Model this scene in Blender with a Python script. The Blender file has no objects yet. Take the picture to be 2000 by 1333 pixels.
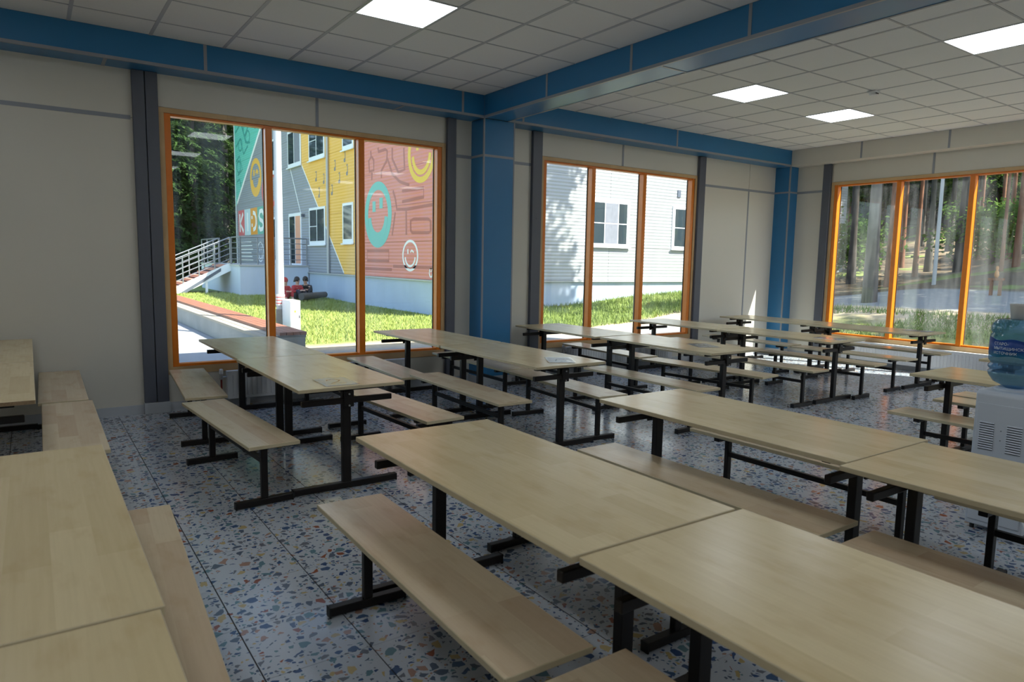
import bpy, bmesh, math, random
from mathutils import Vector, Matrix
R = random.Random(7)
scene = bpy.context.scene
C = scene.collection

# ------------------------------------------------------------------ camera, sky, sun, exposure
yaw, pitch, roll, fpx, CAMZ = 0.6092, -0.1140, 0.0186, 1351.0, 1.49
cam = bpy.data.cameras.new('camera'); camo = bpy.data.objects.new('camera', cam); C.objects.link(camo)
cam.sensor_width = 36.0; cam.lens = 36.0 * fpx / 2000.0; cam.clip_start = 0.05; cam.clip_end = 400
_f = Vector((math.sin(yaw)*math.cos(pitch), math.cos(yaw)*math.cos(pitch), math.sin(pitch)))
_r = Vector((math.cos(yaw), -math.sin(yaw), 0)); _u = _r.cross(_f)
_r2 = math.cos(roll)*_r + math.sin(roll)*_u; _u2 = -math.sin(roll)*_r + math.cos(roll)*_u
camo.matrix_world = Matrix(((_r2.x,_u2.x,-_f.x,0),(_r2.y,_u2.y,-_f.y,0),(_r2.z,_u2.z,-_f.z,CAMZ),(0,0,0,1)))
cam.dof.use_dof = True; cam.dof.focus_distance = 6.5; cam.dof.aperture_fstop = 5.0
scene.camera = camo

SUN_DIR = Vector((-0.5, 0.865, -1.235)).normalized()
world = bpy.data.worlds.new('sky'); scene.world = world; world.use_nodes = True
wn = world.node_tree.nodes; wl = world.node_tree.links; wn.clear()
sky = wn.new('ShaderNodeTexSky'); sky.sky_type = 'NISHITA'; sky.sun_disc = False
sky.sun_elevation = math.radians(51); sky.sun_rotation = math.atan2(0.5, -0.865); sky.air_density = 1.0; sky.dust_density = 1.0
bg = wn.new('ShaderNodeBackground'); bg.inputs[1].default_value = 0.27
wo = wn.new('ShaderNodeOutputWorld'); wl.new(sky.outputs[0], bg.inputs[0]); wl.new(bg.outputs[0], wo.inputs[0])

sl = bpy.data.lights.new('sun', 'SUN'); sl.energy = 8.5; sl.angle = math.radians(0.53); sl.color = (1.0, 0.95, 0.86)
so = bpy.data.objects.new('sun', sl); C.objects.link(so)
so.rotation_euler = SUN_DIR.to_track_quat('-Z', 'Y').to_euler(); so.location = (20, -20, 40)

vs = scene.view_settings
vs.view_transform = 'Standard'; vs.look = 'None'; vs.gamma = 1.0; vs.use_curve_mapping = False
vs.exposure = 1.0
LED = 3.9      # radiance of the ceiling panels

# ------------------------------------------------------------------ helpers
def link(o, parent=None):
    C.objects.link(o)
    if parent is not None: o.parent = parent
    return o
def tag(o, label=None, cat=None, group=None, kind=None):
    if label: o['label'] = label
    if cat: o['category'] = cat
    if group: o['group'] = group
    if kind: o['kind'] = kind
    return o
def empty(name, loc=(0,0,0), rz=0.0, parent=None):
    o = bpy.data.objects.new(name, None); o.empty_display_size = 0.1
    o.location = loc; o.rotation_euler = (0,0,rz)
    return link(o, parent)
def worldloc(o):
    v = Vector((0,0,0))
    while o is not None: v += Vector(o.location); o = o.parent
    return v
class MB:
    def __init__(s): s.v = []; s.f = []
    def add(s, vs_, fs_):
        n = len(s.v); s.v += [tuple(v) for v in vs_]; s.f += [tuple(i+n for i in f) for f in fs_]; return s
    def box(s, x0,x1,y0,y1,z0,z1):
        return s.add([(x0,y0,z0),(x1,y0,z0),(x1,y1,z0),(x0,y1,z0),(x0,y0,z1),(x1,y0,z1),(x1,y1,z1),(x0,y1,z1)],
                     [(0,3,2,1),(4,5,6,7),(0,1,5,4),(1,2,6,5),(2,3,7,6),(3,0,4,7)])
    def cyl(s, p0, p1, r0, r1=None, n=12, caps=True):
        r1 = r0 if r1 is None else r1
        p0 = Vector(p0); p1 = Vector(p1); d = (p1-p0).normalized()
        a = d.orthogonal().normalized(); b = d.cross(a)
        vs_ = []
        for p, r in ((p0,r0),(p1,r1)):
            for i in range(n):
                t = 2*math.pi*i/n; vs_.append(p + a*(r*math.cos(t)) + b*(r*math.sin(t)))
        fs_ = [(i,(i+1)%n,n+(i+1)%n,n+i) for i in range(n)]
        if caps: fs_ += [tuple(range(n-1,-1,-1)), tuple(range(n,2*n))]
        return s.add(vs_, fs_)
    def tube(s, pts, r, n=8):
        for a, b in zip(pts[:-1], pts[1:]): s.cyl(a, b, r, None, n)
        return s
    def lathe(s, prof, c=(0,0,0), n=32, cap=True):
        vs_ = []; m = len(prof)
        for r, z in prof:
            for i in range(n):
                t = 2*math.pi*i/n; vs_.append((c[0]+r*math.cos(t), c[1]+r*math.sin(t), c[2]+z))
        fs_ = []
        for k in range(m-1):
            for i in range(n): fs_.append((k*n+i, k*n+(i+1)%n, (k+1)*n+(i+1)%n, (k+1)*n+i))
        if cap: fs_ += [tuple(range(n-1,-1,-1)), tuple(range((m-1)*n, m*n))]
        return s.add(vs_, fs_)
    def prism(s, poly, axis, a0, a1):
        """poly: 2D points; axis 'x': (y,z), 'y': (x,z), 'z': (x,y), extruded a0..a1"""
        def P(p, a): return {'x':(a,p[0],p[1]), 'y':(p[0],a,p[1]), 'z':(p[0],p[1],a)}[axis]
        n = len(poly)
        vs_ = [P(p,a0) for p in poly] + [P(p,a1) for p in poly]
        return s.add(vs_, [tuple(range(n-1,-1,-1)), tuple(range(n,2*n))] + [(i,(i+1)%n,n+(i+1)%n,n+i) for i in range(n)])
    def ribbon(s, pts, w, axis, a0, a1):
        """stroke of width w along 2D pts, as short prisms (flat paint a few mm thick)"""
        n = len(pts); L = []; Rr = []
        for i in range(n):
            p = Vector(pts[i]); q0 = Vector(pts[max(i-1,0)]); q1 = Vector(pts[min(i+1,n-1)])
            closed = (Vector(pts[0])-Vector(pts[-1])).length < 1e-6
            if closed and i in (0,n-1): q0 = Vector(pts[-2]); q1 = Vector(pts[1])
            d = (q1-q0).normalized(); nn = Vector((-d.y,d.x))
            L.append(p+nn*w/2); Rr.append(p-nn*w/2)
        for i in range(n-1): s.prism([L[i],L[i+1],Rr[i+1],Rr[i]], axis, a0, a1)
        return s
    def mesh(s, name, mat=None, smooth=False, off=(0,0,0), fixn=True):
        me = bpy.data.meshes.new(name); o = Vector(off)
        me.from_pydata([Vector(v)-o for v in s.v], [], s.f)
        if fixn:
            bm = bmesh.new(); bm.from_mesh(me); bmesh.ops.recalc_face_normals(bm, faces=bm.faces); bm.to_mesh(me); bm.free()
        if smooth:
            for p in me.polygons: p.use_smooth = True
        if mat is not None: me.materials.append(mat)
        return me
    def build(s, name, mat=None, parent=None, smooth=False, bevel=0, seg=1, fixn=True, local=False, loc=None):
        off = (0,0,0) if local else (worldloc(parent) if parent is not None else Vector((0,0,0)))
        if loc is not None: off = Vector(loc)
        me = s.mesh(name, mat, smooth, off, fixn)
        if bevel: bev(me, bevel, seg)
        o = bpy.data.objects.new(name, me)
        if loc is not None:
            o.location = Vector(loc) - (worldloc(parent) if parent is not None else Vector((0,0,0)))
        return link(o, parent)
def bev(me, w, seg=1):
    bm = bmesh.new(); bm.from_mesh(me)
    bmesh.ops.bevel(bm, geom=list(bm.edges), offset=w, segments=seg, affect='EDGES', profile=0.5, clamp_overlap=True)
    bm.to_mesh(me); bm.free()
def boxm(name, x0,x1,y0,y1,z0,z1, mat, parent=None, bevel=0):
    return MB().box(x0,x1,y0,y1,z0,z1).build(name, mat, parent, bevel=bevel)
def inst(name, me, parent, loc=(0,0,0), rot=(0,0,0)):
    o = bpy.data.objects.new(name, me); o.location = loc; o.rotation_euler = rot
    return link(o, parent)
def struct(o): o['kind'] = 'structure'; return o
def text_polys(txt, size=1.0, align='CENTER'):
    cu = bpy.data.curves.new('t','FONT'); cu.body = txt; cu.size = size; cu.align_x = align; cu.resolution_u = 4
    o = bpy.data.objects.new('t', cu); C.objects.link(o)
    dg = bpy.context.evaluated_depsgraph_get(); dg.update()
    me = bpy.data.meshes.new_from_object(o.evaluated_get(dg))
    V = [tuple(v.co) for v in me.vertices]; F = [tuple(p.vertices) for p in me.polygons]
    bpy.data.objects.remove(o); bpy.data.curves.remove(cu); bpy.data.meshes.remove(me)
    return V, F

# ------------------------------------------------------------------ materials
def newmat(name):
    m = bpy.data.materials.new(name); m.use_nodes = True
    nt = m.node_tree; b = nt.nodes['Principled BSDF']
    return m, nt, b
def pbr(name, col, rough=0.5, metal=0.0, spec=0.5, noise=0.0, nscale=20.0, bump=0.0, bscale=200.0):
    m, nt, b = newmat(name)
    b.inputs['Base Color'].default_value = (*col,1); b.inputs['Roughness'].default_value = rough
    b.inputs['Metallic'].default_value = metal; b.inputs['Specular IOR Level'].default_value = spec
    if noise or bump:
        tc = nt.nodes.new('ShaderNodeTexCoord')
    if noise:
        n = nt.nodes.new('ShaderNodeTexNoise'); n.inputs['Scale'].default_value = nscale; n.inputs['Detail'].default_value = 5
        nt.links.new(tc.outputs['Object'], n.inputs['Vector'])
        mx = nt.nodes.new('ShaderNodeMix'); mx.data_type = 'RGBA'
        mx.inputs['A'].default_value = (*[c*(1-noise) for c in col],1); mx.inputs['B'].default_value = (*[min(1,c*(1+noise)) for c in col],1)
        nt.links.new(n.outputs['Fac'], mx.inputs['Factor']); nt.links.new(mx.outputs['Result'], b.inputs['Base Color'])
    if bump:
        n2 = nt.nodes.new('ShaderNodeTexNoise'); n2.inputs['Scale'].default_value = bscale; n2.inputs['Detail'].default_value = 3
        nt.links.new(tc.outputs['Object'], n2.inputs['Vector'])
        bp = nt.nodes.new('ShaderNodeBump'); bp.inputs['Strength'].default_value = bump; bp.inputs['Distance'].default_value = 0.002
        nt.links.new(n2.outputs['Fac'], bp.inputs['Height']); nt.links.new(bp.outputs['Normal'], b.inputs['Normal'])
    return m
class NT:
    """tiny node-graph helper"""
    def __init__(s, nt): s.nt = nt
    def n(s, typ, **kw):
        x = s.nt.nodes.new(typ)
        for k, v in kw.items(): setattr(x, k, v)
        return x
    def put(s, sock, v):
        if isinstance(v, bpy.types.NodeSocket): s.nt.links.new(v, sock)
        elif v is not None: sock.default_value = v
    def math(s, op, a, b=None, c=None):
        x = s.n('ShaderNodeMath', operation=op); s.put(x.inputs[0], a)
        if b is not None: s.put(x.inputs[1], b)
        if c is not None: s.put(x.inputs[2], c)
        return x.outputs[0]
    def mix(s, f, a, b, blend='MIX'):
        x = s.n('ShaderNodeMix', data_type='RGBA', blend_type=blend)
        s.put(x.inputs['Factor'], f); s.put(x.inputs['A'], a if isinstance(a,bpy.types.NodeSocket) else (*a,1)); s.put(x.inputs['B'], b if isinstance(b,bpy.types.NodeSocket) else (*b,1))
        return x.outputs['Result']
    def noise(s, vec, scale, detail=3, rough=0.5, out='Fac'):
        x = s.n('ShaderNodeTexNoise'); s.put(x.inputs['Vector'], vec); x.inputs['Scale'].default_value = scale
        x.inputs['Detail'].default_value = detail; x.inputs['Roughness'].default_value = rough
        return x.outputs[out]
    def ramp(s, f, pts):
        x = s.n('ShaderNodeValToRGB'); cr = x.color_ramp
        while len(cr.elements) < len(pts): cr.elements.new(0.5)
        for e, (p, c) in zip(cr.elements, pts): e.position = p; e.color = (*c,1) if len(c) == 3 else c
        s.put(x.inputs[0], f); return x.outputs[0]
    def sep(s, v):
        x = s.n('ShaderNodeSeparateXYZ'); s.put(x.inputs[0], v); return x.outputs
    def comb(s, a, b, c):
        x = s.n('ShaderNodeCombineXYZ'); s.put(x.inputs[0], a); s.put(x.inputs[1], b); s.put(x.inputs[2], c); return x.outputs[0]
    def mapv(s, v, scale=(1,1,1), loc=(0,0,0)):
        x = s.n('ShaderNodeMapping'); s.put(x.inputs['Vector'], v); x.inputs['Scale'].default_value = scale; x.inputs['Location'].default_value = loc
        return x.outputs[0]
def maple_mat(name, c1, c2, rough=0.33):
    m, nt, b = newmat(name); g = NT(nt)
    tc = g.n('ShaderNodeTexCoord'); oi = g.n('ShaderNodeObjectInfo')
    rnd = g.math('MULTIPLY', oi.outputs['Random'], 7.3)
    x, y, z = g.sep(tc.outputs['Object'])
    u = g.math('ADD', y, rnd); v = g.math('ADD', x, g.math('MULTIPLY', rnd, 0.37))
    br = g.n('ShaderNodeTexBrick'); br.offset = 0.37; br.offset_frequency = 2
    g.put(br.inputs['Vector'], g.comb(u, v, 0.0))
    br.inputs['Color1'].default_value = (*c1,1); br.inputs['Color2'].default_value = (*c2,1); br.inputs['Mortar'].default_value = (*[0.5*(a+d) for a,d in zip(c1,c2)],1)
    br.inputs['Scale'].default_value = 1.0; br.inputs['Mortar Size'].default_value = 0.0; br.inputs['Brick Width'].default_value = 0.62; br.inputs['Row Height'].default_value = 0.094
    gr = g.noise(g.comb(g.math('MULTIPLY', u, 3.0), g.math('MULTIPLY', v, 90.0), z), 1.0, 4, 0.6)
    bl = g.noise(g.comb(g.math('MULTIPLY', u, 5.0), g.math('MULTIPLY', v, 12.0), 0.0), 1.0, 3, 0.55)
    col = g.mix(g.math('MULTIPLY', g.math('SUBTRACT', gr, 0.35), 0.38), br.outputs['Color'], (c2[0]*0.62, c2[1]*0.55, c2[2]*0.45))
    col = g.mix(g.ramp(bl, [(0.52,(0,0,0)),(0.8,(0.5,0.5,0.5))]), col, (c2[0]*0.80, c2[1]*0.70, c2[2]*0.58))
    g.put(b.inputs['Base Color'], col); b.inputs['Roughness'].default_value = rough
    b.inputs['Specular IOR Level'].default_value = 0.5
    return m
def terrazzo_mat():
    m, nt, b = newmat('terrazzo'); g = NT(nt)
    ge = g.n('ShaderNodeNewGeometry'); oi = g.n('ShaderNodeObjectInfo')
    pos = ge.outputs['Position']
    wob = g.n('ShaderNodeVectorMath', operation='MULTIPLY_ADD')
    g.put(wob.inputs[0], g.noise(pos, 30.0, 1, 0.5, 'Color')); wob.inputs[1].default_value = (0.016,0.016,0); g.put(wob.inputs[2], pos)
    vec = wob.outputs[0]
    base = g.mix(g.noise(pos, 260.0, 2), (0.42,0.455,0.51), (0.53,0.565,0.615))
    def layer(base, scale, frac, seed, tmin, tmax):
        mv = g.mapv(vec, (1,1,1), (seed*3.1, seed*1.7, 0))
        fl = g.comb(g.sep(mv)[0], g.sep(mv)[1], 0.0)
        v1 = g.n('ShaderNodeTexVoronoi', voronoi_dimensions='2D', feature='F1'); v1.inputs['Scale'].default_value = scale; g.put(v1.inputs['Vector'], fl)
        v2 = g.n('ShaderNodeTexVoronoi', voronoi_dimensions='2D', feature='DISTANCE_TO_EDGE'); v2.inputs['Scale'].default_value = scale; g.put(v2.inputs['Vector'], fl)
        rr = g.n('ShaderNodeSeparateColor'); g.put(rr.inputs[0], v1.outputs['Color'])
        th = g.math('MULTIPLY_ADD', rr.outputs[1], tmax-tmin, tmin)
        inside = g.math('GREATER_THAN', v2.outputs['Distance'], th)
        pick = g.math('LESS_THAN', rr.outputs[0], frac)
        mask = g.math('MULTIPLY', inside, pick)
        cr = g.n('ShaderNodeValToRGB'); cr.color_ramp.interpolation = 'CONSTANT'
        cols = [(0.0,(0.045,0.085,0.19)),(0.20,(0.10,0.13,0.18)),(0.38,(0.12,0.22,0.26)),(0.52,(0.16,0.17,0.20)),(0.64,(0.06,0.11,0.21)),(0.75,(0.46,0.36,0.17)),(0.85,(0.36,0.22,0.17)),(0.95,(0.27,0.085,0.045))]
        while len(cr.color_ramp.elements) < len(cols): cr.color_ramp.elements.new(0.5)
        for e,(p,c) in zip(cr.color_ramp.elements, cols): e.position = p; e.color = (*c,1)
        g.put(cr.inputs[0], rr.outputs[2])
        return g.mix(mask, base, cr.outputs[0])
    col = layer(base, 56.0, 0.36, 1.0, 0.12, 0.36)
    col = layer(col, 23.0, 0.58, 2.0, 0.10, 0.36)
    g.put(b.inputs['Base Color'], col)
    g.put(b.inputs['Roughness'], g.math('MULTIPLY_ADD', g.noise(pos, 3.0, 3), 0.10, 0.13))
    b.inputs['Specular IOR Level'].default_value = 0.5
    return m
def glass_mat(name, dirt=0.055, tint=(0.93,0.96,0.95)):
    m = bpy.data.materials.new(name); m.use_nodes = True; nt = m.node_tree; nt.nodes.clear(); g = NT(nt)
    out = g.n('ShaderNodeOutputMaterial'); tr = g.n('ShaderNodeBsdfTransparent'); tr.inputs[0].default_value = (*tint,1)
    gl = g.n('ShaderNodeBsdfGlossy'); gl.inputs['Roughness'].default_value = 0.015
    fr = g.n('ShaderNodeFresnel'); fr.inputs[0].default_value = 1.5
    mx = g.n('ShaderNodeMixShader'); ge = g.n('ShaderNodeNewGeometry'); front = g.math('SUBTRACT', 1.0, ge.outputs['Backfacing'])
    g.put(mx.inputs[0], g.math('MULTIPLY', fr.outputs[0], front)); g.put(mx.inputs[1], tr.outputs[0]); g.put(mx.inputs[2], gl.outputs[0])
    tc = g.n('ShaderNodeTexCoord')
    st = g.noise(g.mapv(tc.outputs['Object'], (5,5,0.7)), 1.0, 5, 0.6)
    di = g.n('ShaderNodeBsdfTranslucent'); di.inputs[0].default_value = (0.9,0.93,0.95,1)
    mx2 = g.n('ShaderNodeMixShader'); g.put(mx2.inputs[0], g.ramp(st, [(0.42,(0,0,0)),(0.75,(dirt,dirt,dirt))])); g.put(mx2.inputs[1], mx.outputs[0]); g.put(mx2.inputs[2], di.outputs[0])
    nt.links.new(mx2.outputs[0], out.inputs[0])
    return m
def emit_mat(name, col, st):
    m, nt, b = newmat(name)
    b.inputs['Base Color'].default_value = (0.8,0.8,0.8,1); b.inputs['Emission Color'].default_value = (*col,1); b.inputs['Emission Strength'].default_value = st
    return m

M = {}
M['maple'] = maple_mat('maple_laminate', (0.80,0.655,0.395), (0.70,0.555,0.315), 0.24)
M['maple_bench'] = maple_mat('maple_bench', (0.76,0.63,0.43), (0.62,0.465,0.31), 0.26)
M['edge'] = pbr('edge_band', (0.62,0.52,0.33), 0.5, noise=0.08)
M['chip'] = pbr('chipboard', (0.30,0.20,0.11), 0.8, noise=0.6, nscale=150)
M['metal'] = pbr('brown_black_powder_coat', (0.012,0.009,0.008), 0.42, spec=0.35)
M['plastic_black'] = pbr('black_plastic', (0.008,0.008,0.008), 0.5)
M['bolt'] = pbr('zinc_bolt', (0.6,0.6,0.6), 0.35, 1.0)
M['tile'] = terrazzo_mat()
M['grout'] = pbr('dark_grout', (0.035,0.035,0.04), 0.8)
M['ceil'] = pbr('ceiling_tile', (0.82,0.82,0.81), 0.9, spec=0.2, noise=0.05, nscale=90, bump=0.5, bscale=260)
M['grid'] = pbr('ceiling_grid_metal', (0.46,0.47,0.50), 0.45)
M['cream'] = pbr('cream_wall_panel', (0.695,0.665,0.585), 0.40, noise=0.02, nscale=3)
M['joint'] = pbr('grey_joint_strip', (0.30,0.32,0.36), 0.4)
M['blue'] = pbr('blue_panel', (0.026,0.190,0.420), 0.32, noise=0.05, nscale=4)
M['steel'] = pbr('grey_steel_paint', (0.105,0.115,0.145), 0.42, noise=0.08, nscale=6)
M['white'] = pbr('white_paint', (0.75,0.77,0.80), 0.4)
M['base'] = pbr('baseboard_grey', (0.50,0.53,0.57), 0.45)
M['orange'] = pbr('orange_stained_wood', (0.76,0.205,0.010), 0.32, noise=0.12, nscale=14)
M['pale'] = pbr('pale_pine', (0.60,0.40,0.20), 0.45, noise=0.22, nscale=5)
M['glass'] = glass_mat('window_glass')
M['led'] = emit_mat('led_diffuser', (0.86,0.93,1.0), LED)
M['paper'] = pbr('paper', (0.80,0.81,0.82), 0.5)
M['marker'] = pbr('brown_marker', (0.32,0.10,0.03), 0.6)
M['ink'] = pbr('grey_ink', (0.10,0.12,0.16), 0.6)
def film_mat():
    m = bpy.data.materials.new('plastic_sleeve'); m.use_nodes = True; nt = m.node_tree; nt.nodes.clear(); g = NT(nt)
    out = g.n('ShaderNodeOutputMaterial'); tr = g.n('ShaderNodeBsdfTransparent'); gl = g.n('ShaderNodeBsdfGlossy'); gl.inputs['Roughness'].default_value = 0.12
    tc = g.n('ShaderNodeTexCoord'); bp = g.n('ShaderNodeBump'); bp.inputs['Strength'].default_value = 0.6; bp.inputs['Distance'].default_value = 0.01
    g.put(bp.inputs['Height'], g.noise(tc.outputs['Object'], 14.0, 2)); nt.links.new(bp.outputs[0], gl.inputs['Normal'])
    fr = g.n('ShaderNodeFresnel'); fr.inputs[0].default_value = 1.5
    mx = g.n('ShaderNodeMixShader'); g.put(mx.inputs[0], fr.outputs[0]); g.put(mx.inputs[1], tr.outputs[0]); g.put(mx.inputs[2], gl.outputs[0]); nt.links.new(mx.outputs[0], out.inputs[0])
    return m
M['film'] = film_mat()

# ------------------------------------------------------------------ the room
XL, XR, YB, YF, H, ZB = -2.2, 10.63, 7.25, -5.0, 3.388, 3.141     # left, right, back wall, front, ceiling, beam underside
BX0, BX1 = 4.40, 4.745                                            # cross beam
BY = 6.95                                                         # front of the beam along the back wall
RBX = 10.39                                                       # front of the beam along the right wall
def project(x, y, z):
    v = Vector((x,y,z-CAMZ)); d = v.dot(_f)
    if d <= 0.05: return None
    return (1000+fpx*v.dot(_r2)/d, 666.5-fpx*v.dot(_u2)/d, d)
def inview(pts, m=25):
    for p in pts:
        q = project(*p)
        if q and -m < q[0] < 2000+m and -m < q[1] < 1333+m: return True
    return False

# floor: dark bedding with 400 mm terrazzo tiles
floor = struct(boxm('floor', XL-0.3, XR+0.3, YF-0.3, YB+0.3, -0.12, -0.003, M['grout']))
tw, tl = 0.3945, 0.3972
tm = MB().box(-tw/2,tw/2,-tl/2,tl/2,-0.010,0.0).mesh('tile', M['tile'])
FX, FY = 0.616, 3.572
cells = []; rest = MB()
i0, i1 = int((XL-FX)/0.4)-1, int((XR-FX)/0.4)+1
j0, j1 = int((YF-FY)/0.4)-1, int((YB-FY)/0.4)+1
for i in range(i0, i1+1):
    for j in range(j0, j1+1):
        x0, x1 = max(FX+0.4*i, XL), min(FX+0.4*(i+1), XR); y0, y1 = max(FY+0.4*j, YF), min(FY+0.4*(j+1), YB)
        if x1-x0 < 0.02 or y1-y0 < 0.02: continue
        full = (x1-x0 > 0.399 and y1-y0 > 0.399)
        cx, cy = (x0+x1)/2, (y0+y1)/2
        vis = inview([(cx,cy,0),(x0,y0,0),(x1,y1,0),(x0,y1,0),(x1,y0,0)], 5)
        q = project(cx,cy,0)
        cells.append(((q[2] if q else 99) if vis else 999, full, x0,x1,y0,y1))
cells.sort(key=lambda c: c[0])
nt_ = 0
for d, full, x0,x1,y0,y1 in cells:
    if full and d < 900 and nt_ < 300:
        inst('tile', tm, floor, ((x0+x1)/2,(y0+y1)/2,0)); nt_ += 1
    else:
        rest.box(x0+0.0018,x1-0.0018,y0+0.0011,y1-0.0011,-0.010,0.0)
tag(rest.build('tile_field', M['tile'], floor), kind='stuff')

# ceiling: grid of 600 mm mineral tiles on metal bars, two bays divided by the cross beam
ceiling = struct(boxm('ceiling', XL-0.3, XR+0.3, YF-0.3, YB+0.3, H+0.02, H+0.14, M['ceil']))
CTW = 0.578
ctm = MB().box(-CTW/2,CTW/2,-CTW/2,CTW/2,0.0,0.014).mesh('ceiling_tile', M['ceil'])
LX, LY, RX, RY = 0.3666, 7.1286, 5.7533, 7.1218
lights = []
crest = MB(); barm = M['grid']
def ceiling_bay(xa, xb, ya, yb, gx, gy, lightset):
    xs = sorted(set([xa, xb] + [gx+0.6*k for k in range(-30,30) if xa+0.02 < gx+0.6*k < xb-0.02]))
    ys = sorted(set([ya, yb] + [gy-0.6*k for k in range(-30,40) if ya+0.02 < gy-0.6*k < yb-0.02]))
    for a in xs[1:-1]: boxm('grid_bar', a-0.014, a+0.014, ya, yb, H-0.003, H+0.012, barm, ceiling)
    for a in ys[1:-1]: boxm('grid_bar', xa, xb, a-0.008, a+0.008, H-0.0022, H+0.012, barm, ceiling)
    for x0, x1 in zip(xs[:-1], xs[1:]):
        for y0, y1 in zip(ys[:-1], ys[1:]):
            cx, cy = (x0+x1)/2, (y0+y1)/2
            if any(abs(cx-lx) < 0.1 and abs(cy-ly) < 0.1 for lx, ly in lightset): continue
            vis = inview([(cx,cy,H),(x0,y0,H),(x1,y1,H),(x0,y1,H),(x1,y0,H)], 5)
            if vis:
                if x1-x0 > 0.595 and y1-y0 > 0.595: inst('ceiling_tile', ctm, ceiling, (cx,cy,H))
                else: boxm('ceiling_tile', x0+0.004,x1-0.004,y0+0.004,y1-0.004,H,H+0.014, M['ceil'], ceiling)
            else: crest.box(x0+0.01,x1-0.01,y0+0.01,y1-0.01,H,H+0.014)
L_left = [(LX+0.6*3.5, LY-0.6*(3.5+4*k)) for k in range(0,5)] + [(LX-0.6*0.5-0.6, LY-0.6*(3.5+4*k)) for k in range(0,5)]
L_right = [(RX+0.6*1.5, RY-0.6*(3.5+4*k)) for k in range(0,5)] + [(RX+0.6*4.5, RY-0.6*(3.5+4*k)) for k in range(0,5)]
ceiling_bay(XL, BX0, YF, BY, LX, LY, L_left)
ceiling_bay(BX1, RBX, YF, BY, RX, RY, L_right)
tag(crest.build('ceiling_tile_field', M['ceil'], ceiling), kind='stuff')
def ceiling_light(x, y, label):
    t = empty('ceiling_light', (x,y,H)); tag(t, label, 'light', 'square LED panels in the ceiling')
    f = MB(); a, b = 0.296, 0.285
    f.box(-a,a,-a,-b,-0.004,0.03).box(-a,a,b,a,-0.004,0.03).box(-a,-b,-b,b,-0.004,0.03).box(b,a,-b,b,-0.004,0.03)
    f.build('frame', M['white'], t, local=True)
    MB().box(-b,b,-b,b,-0.002,0.008).build('diffuser', M['led'], t, local=True)
for k, (x, y) in enumerate(L_left): ceiling_light(x, y, 'glowing square LED panel in the ceiling left of the blue cross beam' if k == 0 else 'square LED panel overhead on the left of the cross beam, outside the picture')
for k, (x, y) in enumerate(L_right):
    lab = {0:'glowing square LED panel right of the blue cross beam and nearest to it', 1:'brightest square LED panel at the upper right, cut by the picture edge',
           5:'small glowing LED panel nearest the far right corner, just left below the smoke detector'}.get(k, 'square LED panel overhead on the right of the cross beam, outside the picture')
    ceiling_light(x, y, lab)
sd = empty('smoke_detector', (RX+1.8, RY-3.0, H)); tag(sd, 'small white square smoke detector on the ceiling between two light panels', 'smoke detector')
MB().box(-0.05,0.05,-0.05,0.05,-0.022,-0.003).build('base', M['white'], sd, local=True, bevel=0.006)
MB().lathe([(0.036,-0.045),(0.040,-0.040),(0.042,-0.022)]).build('sensor_head', M['white'], sd, local=True)
MB().box(-0.03,0.03,-0.0437,-0.040,-0.036,-0.026).build('slot', M['plastic_black'], sd, local=True)

M['outer'] = pbr('outer_cladding', (0.55,0.55,0.53), 0.6)
up = struct(boxm('unseen_upper_storey', XL-2.0, XR+0.13, YF-0.3, YB+0.13, H+0.15, 5.9, M['outer']))  # unseen storey, added so this building casts its shadow on the ground outside
# walls: cores with window openings, cream panels, grey joint strips
W1 = (1.046, 4.059); W2 = (5.456, 8.445); W3 = (3.36, 6.357); W4 = (-1.04, 1.957); WZ0, WZ1 = 0.355, 2.845
def wall_with_holes(name, axis, a0, a1, p0, p1, holes, mat):
    b = MB(); edges = [a0]
    def bx(u0,u1,z0,z1):
        if axis == 'y': b.box(u0,u1,p0,p1,z0,z1)
        else: b.box(p0,p1,u0,u1,z0,z1)
    u = a0
    for h0, h1 in holes:
        bx(u,h0,0,H+0.02); bx(h0,h1,0,WZ0); bx(h0,h1,WZ1,H+0.02); u = h1
    bx(u,a1,0,H+0.02)
    return struct(b.build(name, mat))
M['core'] = pbr('wall_core', (0.35,0.34,0.32), 0.8)
M['outer'] = pbr('outer_cladding', (0.55,0.55,0.53), 0.6)
wall_back = wall_with_holes('wall_back', 'y', XL-0.3, XR+0.3, YB+0.010, YB+0.13, [W1,W2], M['core'])
wall_right = wall_with_holes('wall_right', 'x', YF-0.3, YB+0.01, XR+0.010, XR+0.13, [W4,W3], M['core'])
wall_left = struct(boxm('wall_left', XL-0.26, XL, YF-0.3, YB+0.01, 0, H+0.02, M['cream']))
wall_front = struct(boxm('wall_front', XL-0.3, XR+0.3, YF-0.26, YF, 0, H+0.02, M['cream']))
ZJ = 2.72; g2 = 0.004
def panel_b(x0,x1,z0,z1): boxm('wall_panel', x0+g2,x1-g2, YB, YB+0.010, z0+g2,z1-g2, M['cream'], wall_back)
def panel_r(y0,y1,z0,z1): boxm('wall_panel', XR, XR+0.010, y0+g2,y1-g2, z0+g2,z1-g2, M['cream'], wall_right)
def strip_b(x0,x1,z0,z1): boxm('joint_strip', x0,x1, YB-0.004, YB+0.002, z0,z1, M['joint'], wall_back)
def strip_r(y0,y1,z0,z1): boxm('joint_strip', XR-0.004, XR+0.002, y0,y1, z0,z1, M['joint'], wall_right)
for x0, x1 in [(XL,-0.9),(-0.9,1.046),(4.059,5.456),(8.445,9.716),(9.716,XR)]:
    panel_b(x0,x1,0,ZJ); panel_b(x0,x1,ZJ,H)
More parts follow.
